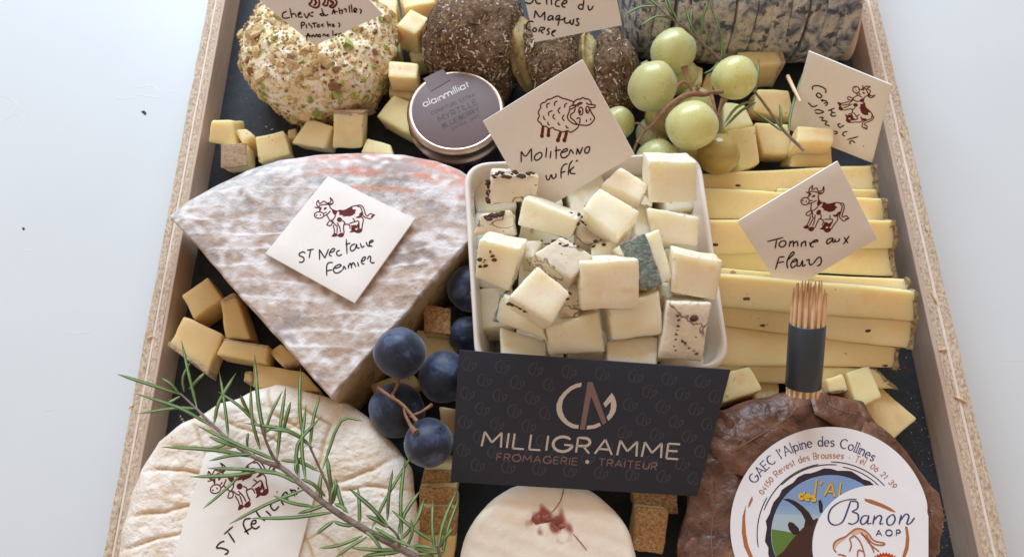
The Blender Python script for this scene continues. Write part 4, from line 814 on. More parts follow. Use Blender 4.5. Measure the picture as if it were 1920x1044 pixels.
# ================= toothpicks =================
tp=W(1518,560,6.6); bt=W(1504,748,4.1); ax=(tp-bt).normalized(); L0=(tp-bt).length
pk=thing('toothpick_bundle','bundle of wooden toothpicks held by a dark slate blue band','toothpicks',bt)
b0=W(1506,724,4.55); b1=W(1514,607,5.95); bm=(b1-b0).normalized(); bl=(b1-b0).length
rb=.64
v,f=lathe([(rb*.96,0),(rb,.03),(rb,bl-.03),(rb*.97,bl),(rb*.93,bl-.01),(rb*.93,.01)],b0,bm,48)
f=f[:-1]; mk('band',v,f,'band',pk)
sx=bm.cross(Vector((0,0,1))).normalized(); sy=sx.cross(bm)
spots=[(0,0)]+[(math.cos(i*math.pi/3)*.2,math.sin(i*math.pi/3)*.2) for i in range(6)]+[(math.cos(i*math.pi/6+.2)*.39,math.sin(i*math.pi/6+.2)*.39) for i in range(12)]+[(math.cos(i*math.pi/7.5)*.54,math.sin(i*math.pi/7.5)*.54) for i in range(15)]
for i,(x,y) in enumerate(spots):
    base=b0+sx*x+sy*y; fan=1.0+rnd.uniform(0,.06); e=bl+1.4+rnd.uniform(-.2,.2); lo=-.30+rnd.uniform(-.05,.05)
    p0=base+bm*lo; p1=b0+sx*x*fan+sy*y*fan+bm*e
    dr=(p1-p0)
    v,f=tube([p0,p0+dr*.06,p0+dr*.85,p1],[.05,.07,.065,.018],8,0); mk('toothpick',v,f,'pick',pk)
# ================= leaf wrapped cheese =================
bo=[(1345,772),(1400,752),(1455,738),(1520,735),(1575,742),(1612,752),(1632,790),(1672,830),(1712,880),(1745,935),(1752,1000),(1748,1060),(1720,1140),(1640,1220),(1540,1250),(1420,1230),(1330,1160),(1272,1060),(1268,1030),(1278,980),(1290,930),(1310,870),(1325,820)]
bz=3.1
bw=[W(x,y,bz-.8) for x,y in bo]; bcn=W(1545,985,bz).xy
lc=W(1557,988,bz).xy
def bdisp(x,y):
    d=(Vector((x,y))-lc).length
    k=max(0,min(1,(d-3.6)/.5))
    r_=.20*nz((x*.5,y*.5,3))+.11*abs(nz((x*1.1,y*1.3,9)))-.05*abs(nz((x*3,y*2.4,19)))
    return r_*k-.18*max(0,d-3.7)**1.4*.5
v,f=slab([(p.x,p.y) for p in bw],.02,bz,.8,60,260,disp=bdisp,under=.9,side=6,sn=.14,centre=bcn)
ban=mk('wrapped_cheese',v,f,'leaf'); tag(ban,'flat round cheese wrapped in brown chestnut leaves with round paper labels','cheese')
def lf_(v,f,px,z,seed,lift,dd):
    o=mk('leaf',v,f,'leaf',ban)
    P=[W(x,y,z).xy for x,y in px]; i,j=max(((a_,b_) for a_ in range(len(P)) for b_ in range(a_)),key=lambda t:(P[t[0]]-P[t[1]]).length)
    a_,b_=P[i],P[j]; cen=sum(P,Vector((0,0)))/len(P); d=(b_-a_); s=Vector((-d.y,d.x)).normalized()
    def hz(q):
        e=max(0,dd(q)-3.9); return bz+bdisp(q.x,q.y)-.35*e**2*.55+lift+.14*nz((q.x*1.0,q.y*1.0,seed))+.05*abs(nz((q.x*2.6,q.y*2.6,seed+4)))
    H=lambda q:Vector((q.x,q.y,max(.1,hz(q)+.003)))
    mid=lambda t:(a_*(1-t)+b_*t)*.75+cen*.25+s*.12*math.sin(t*5+seed)
    ps=[tube([H(mid(t/10)) for t in range(1,10)],[.03,.018],6,1)]
    wd=min(2.2,max(.5,sum(abs((p-cen).dot(s)) for p in P)/len(P)*1.15))
    for k in range(1,8):
        m_=mid(.1+.1*k)
        for sg in (-1,1): ps.append(tube([H(m_+s*sg*wd*u+d.normalized()*wd*.55*u**1.2) for u in (0,.2,.4,.6,.8)],[.016,.006],5,1))
    v,f,mi=join(ps); mk('leaf_veins',v,f,'vein',o)['kind']='stuff'; return o
def leafsheet(px,z,seed,th=.05,lift=.12):
    """a leaf draped on the wrapped cheese: outline, relief, thickness"""
    P=[W(x,y,z) for x,y in px]; O=resample([(p.x,p.y) for p in P],70); cen=sum(O,Vector((0,0)))/70
    v=[];f=[];K=10
    dd=lambda q:(q-bcn).length
    rad=[]
    for k in range(K+1):
        for p in O:
            q=cen+(p-cen)*(1-k/K) if k<K else cen+(p-cen)*.001
            # height of the body below, shoulder included
            e=max(0,dd(q)-3.9); zz=bz+bdisp(q.x,q.y)-.35*e**2*.55+lift+.14*nz((q.x*1.0,q.y*1.0,seed))+.05*abs(nz((q.x*2.6,q.y*2.6,seed+4)))
            if k==0: zz-=th+.03
            if zz<.1: zz=.1
            v.append(Vector((q.x,q.y,zz)))
    for k in range(K):
        for i in range(70): f.append((k*70+i,k*70+(i+1)%70,(k+1)*70+(i+1)%70,(k+1)*70+i))
    f.append(tuple(range(K*70,(K+1)*70)))
    return lf_(v,f,px,z,seed,lift,dd)
leafsheet([(1342,785),(1400,755),(1460,738),(1520,738),(1545,775),(1520,830),(1460,880),(1400,900),(1345,880),(1325,830)],2.8,1)
leafsheet([(1515,740),(1570,742),(1610,752),(1618,790),(1600,815),(1560,805),(1520,780)],2.9,5,lift=.26)
leafsheet([(1595,780),(1640,800),(1690,850),(1730,910),(1752,960),(1748,1040),(1700,1040),(1660,950),(1600,850)],2.6,9,lift=.1)
leafsheet([(1325,860),(1370,880),(1390,950),(1380,1050),(1340,1120),(1276,1050),(1270,1020),(1285,960),(1300,900)],2.6,13,lift=.14)
leafsheet([(1725,905),(1752,925),(1756,975),(1748,1010),(1728,990)],2.5,17,lift=.05)
v,f,mi=join([tube([W(1342,806,3.0),W(1362,812,3.35),W(1385,826,3.3),W(1392,822,3.15)],.028,6),tube([W(1370,780,2.9),W(1380,800,3.3),W(1376,818,3.2)],.022,6)]); mk('leaf_veins',v,f,'stem',ban)
# labels
lz=bz+.22
LP=Plane(W(1557,990,lz),(0.0,-.02,1))
c0=LP.at(1556,987); rr=(LP.at(1370,987)-c0).length
O=[]
for i in range(120):
    an=2*math.pi*i/120; x=1556+187*math.cos(an); y=987-187*math.sin(an)*1.0
    if x>1738: x=1738
    O.append(LP.at(x,y))
v=[p+LP.n*.03 for p in O]+[p for p in O]; f=[tuple(range(120))]+[(i,(i+1)%120,120+(i+1)%120,120+i) for i in range(120)]
lab=mk('large_label',v,f,'paper',ban,smooth=False)
Z=lambda l:tr(l,1380,790,4.11)
def onl(name,pl,fills=None,strokes=None,w_=.05,mat='l_navy',lift=.04,nib=None,sm=0,par=None):
    ps=[]
    if fills: ps.append(pl.fills(fills,lift,0))
    if strokes:
        for g in clusters([[pl.at(*p) for p in l] for l in strokes],.16)[1:] if len(strokes)>12 else []:
            v,f=pl.strokes([strokes[i] for i in g],w_,lift+.004,sm,nib); mk(name,v,f,mat,par or lab,smooth=False)
        if len(strokes)>12:
            g=clusters([[pl.at(*p) for p in l] for l in strokes],.16)[0]; strokes=[strokes[i] for i in g]
        ps.append(pl.strokes(strokes,w_,lift+.004,sm,nib))
    v,f,mi=join(ps); mk(name,v,f,mat,par or lab,smooth=False)
nib=Vector((1,.25,0)).normalized()
onl('label_text',LP,strokes=textarc("GAEC l'Alpine des Collines",(1545,990),154,147,54.5,17,.2),w_=.05,mat='l_navy',nib=nib)
onl('label_text',LP,strokes=textarc('04150 Revest des Brousses - Tél. 06 21 39 -',(1545,990),lambda u:131+max(0,u-.5)*2*19,151,25,11.5,.24),w_=.034,mat='l_org',nib=nib)
RC=(1557,1001)
n_=60
onl('picture_ring',LP,fills=[[ (RC[0]+(122+2.5*math.sin(i*2.3))*math.cos(2*math.pi*i/n_),RC[1]-(122+2.5*math.sin(i*1.7))*math.sin(2*math.pi*i/n_)) for i in range(n_)]],mat='l_ring',lift=.034)
onl('picture_ring_brush',LP,strokes=[ell(RC[0],RC[1],128+k*2.5,128+k*2.5,a0,a0+ln,14) for k,(a0,ln) in enumerate([(20,60),(85,50),(100,60),(40,50),(150,40)])],w_=.035,mat='l_ring',lift=.036)
def inc(p): return p
onl('picture_sky',LP,fills=[[ (RC[0]+112*math.cos(2*math.pi*i/n_),RC[1]-111*math.sin(2*math.pi*i/n_)) for i in range(n_)]],mat='l_sky',lift=.039)
lo=[(RC[0]+111.5*math.cos(R(a_)),RC[1]-110*math.sin(R(a_))) for a_ in range(160,200,4)]
onl('picture_sky_low',LP,fills=[lo+[(1600,1040),(1600,970)]],mat='l_sky2',lift=.0408)
for k in range(6):
    lo=[(RC[0]+111.6*math.cos(R(a_)),RC[1]-110.4*math.sin(R(a_))) for a_ in range(148+k*3,200,4)]
    MT['l_s%d'%k]=M('label_print_sky_%d'%k,'#%02x%02x%02x'%(127+k*6,156+k*5,196-k*0),rough=.4)
    onl('picture_sky_band',LP,fills=[lo+[(1600,1040),(1600,lo[0][1])]],mat='l_s%d'%k,lift=.0394+k*.0002)
hill=[(RC[0]+111*math.cos(R(a_)),RC[1]-110*math.sin(R(a_))) for a_ in range(175,250,5)]+[(1600,1090),(1600,1015),(1510,1003),(1470,995)]
onl('picture_hill',LP,fills=[hill],mat='l_green',lift=.042)
goat=[(355,597),(400,592),(450,610),(510,650),(560,700),(590,760),(620,740),(660,800),(700,830),(900,900),(900,1200),(300,1200),(300,1044),(360,1000),(420,920),(470,860),(520,810),(530,760),(500,700),(450,650),(400,615)]
onl('picture_goat',LP,fills=[Z(goat)],mat='l_goat',lift=.044)
onl('picture_horn',LP,fills=[Z([(355,597),(400,592),(450,610),(510,650),(560,700),(595,760),(585,800),(530,800),(535,760),(500,700),(450,650),(400,615)]),Z([(630,610),(650,600),(665,640),(665,700),(640,700)]),Z([(395,790),(410,770),(440,780),(480,820),(490,870),(440,870),(405,830)])],mat='l_horn',lift=.046)
onl('picture_text_shadow',LP,strokes=[[(x+.9,y+.9) for x,y in l] for l in textpx("l'Al",Z([(600,560)])[0],Z([(790,585)])[0],26,.3)+textpx('des',Z([(480,595)])[0],Z([(605,612)])[0],15,.2)],w_=.09,mat='l_goat',lift=.048)
onl('picture_text',LP,strokes=textpx("l'Al",Z([(600,560)])[0],Z([(790,585)])[0],26,.3)+textpx('des',Z([(480,595)])[0],Z([(605,612)])[0],15,.2),w_=.085,mat='l_yel',lift=.052)
onl('label_flourish',LP,fills=[Z([(122,570),(128,600),(105,650),(90,665),(95,630)]),Z([(75,640),(68,750),(75,860),(92,950),(130,1044),(100,1044),(60,960),(42,850),(48,730)])],mat='l_org',lift=.036)
LQ=Plane(LP.p+LP.n*.09,LP.n)
O=[]
for i in range(120):
    an=2*math.pi*i/120; x=1640+117*math.cos(an); y=1024-115*math.sin(an)
    if x>1740: x=1740
    O.append(LQ.at(x,y))
v=[p+LQ.n*.03 for p in O]+[p-LQ.n*.02 for p in O]; f=[tuple(range(120))]+[(i,(i+1)%120,120+(i+1)%120,120+i) for i in range(120)]
lab2=mk('small_label',v,f,'paper',ban,smooth=False)
onl('script_text',LQ,strokes=[Z(smoothpts([Vector((x,y,0)) for x,y in l],4) and [(q.x,q.y) for q in smoothpts([Vector((x,y,0)) for x,y in l],4)]) for l in [
[(925,598),(860,600),(790,622),(730,670),(708,730),(722,778),(765,795),(815,772),(845,710),(880,610)],[(882,612),(930,618),(932,665),(888,692)],[(888,692),(935,712),(935,762),(895,788),(860,780)],
[(1010,722),(975,727),(955,768),(975,790),(1008,762),(1020,720)],[(1020,720),(1010,782),(1040,780)],[(1065,722),(1050,790)],[(1055,762),(1095,722),(1118,735),(1105,785),(1132,782)],[(1190,718),(1160,750),(1165,790),(1200,790),(1222,750),(1210,718),(1190,718)],[(1270,716),(1252,790)],[(1260,762),(1302,712),(1328,727),(1312,785),(1340,780),(1372,738)]]],w_=.062,mat='l_navy',nib=nib,par=lab2)
onl('label_text',LQ,strokes=textpx('A.O.P',Z([(1075,878)])[0],Z([(1262,878)])[0],11,.25),w_=.045,mat='l_navy',par=lab2)
onl('label_flourish',LQ,fills=[Z([(985,592),(1040,600),(1120,630),(1190,665),(1230,697),(1190,690),(1110,655),(1030,628),(990,610)]),Z([(1298,805),(1318,810),(1332,900),(1325,980),(1300,1044),(1275,1044),(1300,960),(1308,880)])],mat='l_org',par=lab2)
onl('goat_outline',LQ,strokes=[Z([(q.x,q.y) for q in smoothpts([Vector((x,y,0)) for x,y in l],4)]) for l in [[(770,1005),(748,975),(755,930),(800,900),(840,885),(870,860),(920,825),(975,830),(1020,865),(1060,915),(1140,935),(1120,950),(1060,940),(1010,900),(960,860)],[(1000,870),(1030,940),(1100,1000)],[(960,850),(1040,960),(1060,1010)],[(870,900),(910,880),(950,920),(975,980),(990,1044)],[(870,900),(885,950),(870,1000)],[(780,1020),(830,1030),(850,1044)],[(930,1040),(940,990),(980,1000)]]],w_=.05,mat='l_org',par=lab2)
onl('goat_tint',LQ,fills=[Z([(875,860),(920,828),(975,832),(1020,868),(1055,915),(1000,890),(950,860),(900,875)]),Z([(760,985),(752,935),(800,905),(842,888),(840,905),(800,930),(770,960)])],mat='l_peach',lift=.036,par=lab2)
star=[]
for i in range(72):
    a_=2*math.pi*i/72; r_=34 if i%2 else 30; star.append((1658+r_*math.cos(a_),1068-r_*math.sin(a_)))
onl('seal',LQ,fills=[star],mat='l_red',lift=.042,par=lab2)
onl('seal_centre',LQ,fills=[ell(1658,1068,26,26,n=40)[:-1]],mat='l_gold',lift=.046,par=lab2)
# ================= jam jar =================
jz=3.3
jc=W(855,206,jz); jr=(W(938,206,jz)-jc).length
jax=Vector((0.0,-.05,1)).normalized()
jar=thing('jam_jar','small blueberry jam jar with a metal lid and taupe round label','jam jar',(jc.x,jc.y,0))
ro=jr*1.12
v,f=lathe([(ro*.80,.03),(ro*.9,.12),(ro*.93,.35),(ro*.93,jz-.95),(ro*.85,jz-.8)],(jc.x,jc.y,0),(0,0,1)); mk('glass',v,f,'jam',jar)
b=Vector((jc.x,jc.y,0))
v,f=lathe([(ro*.97,jz-1.05),(ro*1.01,jz-1.0),(ro*1.01,jz-.88),(ro*.98,jz-.82),(ro*.98,jz-.34),(ro*1.0,jz-.28),(ro*1.0,jz-.16),(ro*.965,jz-.06),(ro*.93,jz-.02),(ro*.90,jz-.035),(ro*.88,jz-.05)],b,(0,0,1),96); lid=mk('lid',v,f,'gold',jar)
v,f=lathe([(jr*.995,jz-.055),(jr*.995,jz-.03),(jr*.98,jz-.02)],b,(0,0,1),96); lb=mk('lid_label',v,f,'lidlabel',lid)
JP=Plane((jc.x,jc.y,jz-.02),(0,0,1))
t=[JP.at(795,150),JP.at(832,131),JP.at(845,150),JP.at(808,172)]; t=[p+Vector((0,0,.02)) for p in t]
d_=Vector((-.12,.14,-.5)); e=[t[0]+Vector((-.05,.06,-.03)),t[1]+Vector((-.05,.06,-.03))]
v=t+e+[e[0]+d_,e[1]+d_]; f=[(0,1,2,3),(4,5,1,0),(6,7,5,4)]; mk('seal_tab',v,f,'lidlabel',lid,smooth=False)
def lt(t_,p0,p1,h,w_,mat,sp=.2): 
    v,f=JP.strokes(textpx(t_,p0,p1,h,sp),w_,.006,0); mk('lid_lettering',v,f,mat,lb if 0 else lid,smooth=False)
lt('alain',(795,201),(833,186.5),12,.045,'lidwhite',.16); lt('milliat',(835,184.5),(881,162.5),12,.052,'lidwhite',.16)
lt('CONFITURE EXTRA',(810,216),(891,180),6,.03,'lidtext'); lt('MYRTILLE',(824,229),(896,195),10,.062,'lidtext'); lt('BLUEBERRY',(832,241),(900,208),8.5,.055,'lidtext'); lt('EXTRA JAM',(849,245),(898,220),6,.03,'lidtext')
# ================= grapes =================
gb=thing('green_grape_bunch','bunch of green grapes with a reddish brown stalk, top right of the dish','grapes',W(1290,230,0))
def grape(par,px,py,r,z,mat,ax=None,seed=0,sq=1.06):
    c=W(px,py,z); dep=(c-CP).dot(FW); rad=r*dep/F
    if c.z-rad<.03: c=W(px,py,rad+.03)
    v,f=ball(c,rad/ (1+(sq-1)*.4),36,22,.06,(1,1,sq),ax or (rnd.uniform(-.6,.6),rnd.uniform(-1,1),rnd.uniform(.1,1)),seed)
    mk('grape',v,f,mat,par); return c,rad
for i,(x,y,r,z,mt) in enumerate([(1263,97,43,3.8,'grapeg'),(1223,163,46,4.2,'grapeg'),(1377,146,42,4.2,'grapeg'),(1297,236,47,4.6,'grapeg'),(1347,289,39,3.2,'grapeg2'),(1160,231,30,2.6,'grapeg'),(1232,302,41,3.0,'grapeg'),(1245,222,36,1.9,'grapeg2'),(1302,200,36,2.2,'grapeg'),(1290,290,36,1.6,'grapeg2'),(1275,145,34,2.0,'grapeg'),(1222,250,30,1.2,'grapeg')]): grape(gb,x,y,r,z,mt,seed=i)
G=lambda pts,zs:[W(1180+x/4.176,90+y/4.176,z) for (x,y),z in zip(pts,zs)]
sp=[tube(G([(60,740),(130,640),(180,610),(290,480),(390,400),(500,360),(580,365),(650,350),(730,345)],[3.6,3.9,4.1,4.7,4.9,4.8,4.7,4.7,4.6]),[.07,.08,.1,.11,.13,.12,.11,.09],10),
tube(G([(500,362),(470,290),(445,210),(430,150)],[4.8,5.0,5.1,5.2]),[.08,.07,.07,.09,.17],8),
tube(G([(515,340),(540,310)],[4.8,4.9]),[.07,.13],8),tube(G([(470,290),(430,265),(400,280),(385,300)],[5.0,5.0,4.9,4.8]),[.06,.06,.07,.12],8),
tube(G([(640,360),(660,430),(680,520),(690,540)],[4.7,4.7,4.6,4.5]),[.09,.07,.06,.06],8),tube(G([(690,540),(715,460),(745,395)],[4.5,4.7,4.9]),[.05,.08,.16],8),
tube(G([(180,615),(210,660),(215,700)],[4.1,3.9,3.6]),[.06,.05,.06],8),tube(G([(130,640),(70,590),(35,600)],[3.9,3.6,3.2]),[.06,.05,.05],8),tube(G([(60,740),(40,790),(30,830)],[3.6,3.4,3.1]),[.06,.05,.05],8)]
v,f,mi=join(sp); mk('stalk',v,f,'stem',gb)
bg_=thing('black_grape_bunch','bunch of dusty black grapes between the wedge and the black card','grapes',W(800,720,0))
for i,(x,y,r,z) in enumerate([(750,661,49,4.4),(882,541,45,2.6),(877,628,36,2.0),(833,706,48,3.2),(745,769,52,2.8),(803,830,46,3.9),(862,722,30,2.4),(850,600,26,1.2)]): grape(bg_,x,y,r,z,'grapeb',seed=i+20,sq=1.04)
B=lambda pts,zs:[W(660+x/1.85,480+y/1.85,z) for (x,y),z in zip(pts,zs)]
sp=[tube(B([(155,420),(158,445),(140,480)],[4.2,4.3,4.2]),[.09,.06,.06],8),tube(B([(88,455),(130,485),(175,515),(225,572)],[4.6,4.7,4.7,4.7]),[.07,.06,.06,.07],8),tube(B([(180,520),(185,550),(205,590),(222,612)],[4.7,4.7,4.7,4.8]),[.05,.05,.07,.13],8),tube(B([(200,555),(240,540),(278,515)],[4.6,4.3,4.1]),[.05,.05,.08],8),tube(B([(140,480),(150,500)],[4.2,4.6]),[.05,.05],6)]
v,f,mi=join(sp); mk('stalk',v,f,'stem',bg_)
v,f,mi=join([ball(W(747,668,5.42),.06,8,5),ball(W(730,629,5.22),.05,8,5),ball(W(826,802,4.75),.08,8,5,sq=(.6,1,.6))]); mk('skin_scars',v,f,'speck',bg_)
# ================= rosemary =================
def needle(par,a,m,b,wd=.11,mat='needle'):
    P=smoothpts([a,m,b] if m is not None else [a,(a+b)/2+Vector((0,0,.08)),b],3); n=len(P); v=[];f=[]
    prof=lambda t:wd*min(1,.35+t*4)*(1 if t<.8 else max(.12,(1-t)/.2))
    for i,p in enumerate(P):
        t=(P[min(i+1,n-1)]-P[max(i-1,0)]).normalized(); s=t.cross(Vector((0,0,1))).normalized(); u=s.cross(t)
        w_=prof(i/(n-1))/2
        for (x,y) in ((-1,-.15),(-.32,.40),(0,.22),(.32,.40),(1,-.15),(0,-.45)): v.append(p+s*x*w_+u*y*w_)
    for i in range(n-1):
        for k in range(6): f.append((i*6+k,i*6+(k+1)%6,(i+1)*6+(k+1)%6,(i+1)*6+k))
    f.append((0,1,2,3,4,5)); f.append(tuple(range((n-1)*6,n*6))[::-1])
    mk('needle',v,f,[mat,'needle_pale'],par,mi=[1 if (q<(n-1)*6 and q%6 in (1,2)) else 0 for q in range(len(f))])
ro_=thing('rosemary_sprig','large rosemary sprig lying over the tag and round cheese, bottom left','rosemary',W(560,880,3.3))
Q=lambda x,y,z:W(200+x/2.585,640+y/2.585,z)
zs_=[2.6,3.0,3.4,3.8,4.0,4.1,4.2,4.2,4.2,4.1,4.0,3.9]
st=[(355,250),(440,330),(520,410),(640,515),(760,580),(850,612),(940,690),(1050,780),(1150,850),(1270,920),(1400,990),(1500,1045)]
def zst(x):
    for i in range(len(st)-1):
        if x<=st[i+1][0]: t=(x-st[i][0])/(st[i+1][0]-st[i][0]); return zs_[i]+(zs_[i+1]-zs_[i])*max(0,t)
    return 3.9
parts=[tube([Q(x,y,z) for (x,y),z in zip(st,zs_)]+[Q(1640,1120,3.8)],[.035,.05,.07,.09,.10,.11,.12,.12,.13],8),
tube([Q(850,612,4.1),Q(800,545,4.5),Q(765,460,4.9),Q(745,400,5.1)],[.07,.05,.04],7),tube([Q(1085,800,4.2),Q(1080,720,4.5),Q(1040,630,4.8),Q(985,510,5.1)],[.07,.05,.04],7),
tube([Q(1420,1000,4.0),Q(1410,940,4.4),Q(1365,895,4.7)],[.06,.05,.04],7),tube([Q(1640,1120,3.8),Q(1610,1020,4.3),Q(1600,985,4.5)],[.08,.06,.05],7)]
v,f,mi=join(parts); mk('stem',v,f,'rstem',ro_)
ND=[[(355,255),(200,205),(52,158)],[(350,252),(310,205),(262,175)],[(375,245),(370,170),(412,90)],[(437,320),(400,170),(362,-5)],[(400,230),(440,185),(480,148)],[(355,265),(320,285),(290,300)],[(430,325),(330,322),(150,350)],[(510,410),(350,320),(140,252)],[(590,465),(575,330),(545,140)],[(520,400),(545,290),(628,150)],[(730,400),(640,310),(540,242)],[(745,525),(705,380),(697,212)],[(775,500),(735,300),(717,65)],[(690,350),(665,300),(648,258)],[(770,430),(800,340),(852,240)],[(825,580),(845,380),(868,222)],[(855,440),(870,370),(892,292)],[(950,470),(935,300),(940,130)],[(985,512),(1000,380),(1037,252)],[(840,582),(640,500),(440,408)],[(640,515),(570,490),(495,460)],[(720,560),(520,525),(262,510)],[(720,545),(600,552),(495,578)],[(580,495),(540,510),(500,520)],[(822,628),(660,618),(487,613)],[(745,628),(600,648),(405,655)],[(938,692),(830,640),(700,628)],[(650,645),(560,730),(465,810)],[(955,718),(770,790),(592,885)],[(1105,825),(900,852),(700,855)],[(1010,800),(900,782),(808,746)],[(1062,788),(990,815),(925,832)],[(932,665),(925,500),(1042,362)],[(965,672),(945,500),(968,305)],[(1045,620),(1090,450),(1160,368),(1245,385)],[(960,480),(880,435),(780,425)],[(1000,515),(880,430),(665,395)],[(845,575),(940,585),(1035,632)],[(765,440),(790,425),(828,405)],[(682,515),(680,480),(686,440)],[(1040,775),(1033,700),(1043,628)],[(1060,750),(1000,690),(940,665)],[(1092,722),(1078,640),(1070,560)],[(1095,785),(1108,720),(1110,660)],[(1152,822),(1125,740),(1112,680)],[(1080,792),(1090,735),(1108,690)],[(1225,885),(1225,800),(1217,705)],[(1365,895),(1280,800),(1175,712)],[(1282,912),(1370,730),(1522,482)],[(1360,865),(1368,740),(1387,618)],[(1430,955),(1425,760),(1447,560)],[(1365,900),(1310,865),(1255,840)],[(1195,892),(1140,885),(1098,868)],[(1098,868),(1055,900),(1015,932)],[(1240,940),(1130,985),(1028,1000)],[(1262,945),(1170,1000),(1105,1048)],[(1402,1010),(1300,1008),(1180,998)],[(1422,1020),(1320,1028),(1240,1040)],[(1420,965),(1500,870),(1540,758)],[(1592,975),(1480,900),(1380,815)],[(1412,935),(1445,830),(1522,718)],[(1480,990),(1535,990),(1590,1002)],[(1592,1020),(1578,900),(1582,758)],[(1600,1044),(1630,880),(1702,708)],[(1625,1044),(1655,900),(1708,758)],[(1402,972),(1340,940),(1282,918)],[(1490,1000),(1560,1020),(1645,1015)],[(1105,785),(1140,800),(1172,832)],[(1300,900),(1400,960),(1500,1000)],[(1610,1000),(1640,950),(1680,900)],[(1240,905),(1300,960),(1350,1044)],[(940,560),(915,600),(925,650)],[(1600,1060),(1560,1030),(1500,1030)],[(1450,1000),(1480,930),(1475,860)]]
for i,l in enumerate(ND):
    z0=min(zst(l[0][0]),4.2); 
    if (l[0][1]<zst(0) ): pass
    # distance above the main stem line tells needles that rise from the side shoots
    hi=.35*rnd.random()+.2
    z1=max(z0+rnd.uniform(-.15,.75),(3.75 if l[-1][0]>330 else 2.9))
    if l[0][0]<450: z1=z0+.25+.3*rnd.random()
    zz=[z0+(z1-z0)*k/(len(l)-1)+(.15 if 0<k<len(l)-1 else 0) for k in range(len(l))]
    P=[Q(x,y,z) for (x,y),z in zip(l,zz)]
    if len(P)==3: needle(ro_,P[0],P[1],P[2],rnd.uniform(.11,.15))
    else:
        S_=smoothpts(P,3); needle(ro_,S_[0],S_[len(S_)//2],S_[-1],.12)
def sprig(label,o,s,stem,zs,needles,zn,wd=.12):
    T=lambda x,y,z:W(o[0]+x/s,o[1]+y/s,z)
    pts=[T(x,y,z) for (x,y),z in zip(stem,zs)]
    r_=thing('rosemary_sprig',label,'rosemary',pts[len(pts)//2])
    v,f=tube(pts,[.05,.06,.07,.07],7); mk('stem',v,f,'rstem',r_)
    for (a_,m_,b_),(za,zb) in zip(needles,zn): needle(r_,T(*a_,za),T(*m_,(za+zb)/2+.1),T(*b_,zb),wd)
sprig('thin rosemary sprig lying against the ashed log behind the grapes',(1140,0),3.0714,[(250,-20),(330,80),(400,130),(520,230),(650,352)],[6.2,6.0,5.7,4.9,3.9],
[((380,110),(280,95),(192,148)),((372,100),(345,50),(330,-10)),((290,40),(190,40),(88,92)),((515,212),(475,140),(440,30)),((540,215),(545,110),(585,-10)),((590,30),(645,180),(672,320)),((400,120),(360,40),(335,-30)),((640,350),(600,400),(550,425)),((600,450),(640,410),(700,380)),((480,190),(478,100),(490,40)),((330,70),(270,20),(230,-20)),((650,340),(655,280),(650,230))],[(5.8,5.9),(5.8,6.2),(6.1,6.0),(5.2,5.9),(5.0,6.2),(6.0,4.6),(5.8,6.3),(3.9,3.6),(3.4,3.8),(5.3,5.8),(6.0,6.2),(4.0,4.6)])
sprig('bare rosemary twig with few needles resting on yellow cubes right of the grapes',(1140,0),3.0714,[(830,520),(870,560),(930,640),(1010,750),(1130,870)],[3.9,3.8,3.6,3.4,3.2],
[((850,525),(862,430),(868,340)),((845,575),(740,620),(665,722)),((852,590),(765,640),(668,738)),((1002,757),(920,695),(842,642)),((996,750),(998,680),(988,600)),((1040,758),(1055,640),(1120,420)),((860,540),(840,520),(825,500))],[(3.8,4.2),(3.8,3.5),(3.7,3.3),(3.4,3.5),(3.4,3.8),(3.3,3.2),(3.9,4.1)],.13)
v,f=tube([W(1477,143,2.9),W(1489,168,3.4),W(1501,191,3.7)],[.09,.08,.05],8); o=mk('twig',v,f,'pick'); tag(o,'pinkish bare twig end poking up beside the leaning cow tag','twig')
# ================= nut coated cheese =================
nc=W(603,104,1.9); nr=3.72
no=[]
for i in range(60):
    an=2*math.pi*i/60; k=1+.05*noise.noise(Vector((math.cos(an)*1.5,math.sin(an)*1.5,2))); no.append((nc.x+nr*k*math.cos(an),nc.y+nr*1.0*k*math.sin(an)))
def ndisp(x,y): return .22*nz((x*.8,y*.8,1))+.12*nz((x*2.2,y*2.2,4))-.10*((x-nc.x)**2+(y-nc.y)**2)/9
v,f=slab(no,.02,3.7,1.3,26,170,disp=ndisp,under=.82,side=6,sn=.2,centre=(nc.x,nc.y))
nut=mk('nut_coated_cheese',v,f,'goat'); tag(nut,'round fresh goat cheese coated in chopped pistachios and almonds, top left','cheese')
surf=[(Vector(q[0]),Vector(q[1])) for q in [] ]
me=nut.data; polys=[p for p in me.polygons if len(p.vertices)<=4 and p.center.z>.3]; wts=[p.area for p in polys]
pick=random.Random(3)
proto=[]
for k,(mt,sq) in enumerate([('almond',(1.3,.9,.5)),('almond',(1,1,.6)),('almondskin',(1.2,.7,.4)),('pistachio',(1.1,.9,.6)),('pistachio',(1.3,.7,.6))]):
    v,f=ball((0,0,0),1,6,4,1.1,sq,seed=k*3); m_=bpy.data.meshes.new('nut_piece'); m_.from_pydata(v,[],f); m_.materials.append(MT[mt]); proto.append(m_)
for i,p in enumerate(pick.choices(polys,wts,k=300)):
    k=pick.choices(range(5),[6,6,2.2,2.6,2.6])[0]; o=bpy.data.objects.new(['almond_piece','almond_piece','almond_piece','pistachio_piece','pistachio_piece'][k],proto[k]); sc.collection.objects.link(o); o.parent=nut
    s=pick.choice([.11,.14,.17,.2,.27]) ; o.scale=(s,s,s); o.location=p.center+p.normal*s*.2
    o.rotation_euler=(p.normal.to_track_quat('Z','Y').to_matrix()@Matrix.Rotation(pick.uniform(0,6.28),3,'Z')@Matrix.Rotation(pick.uniform(-.5,.5),3,'X')).to_euler()
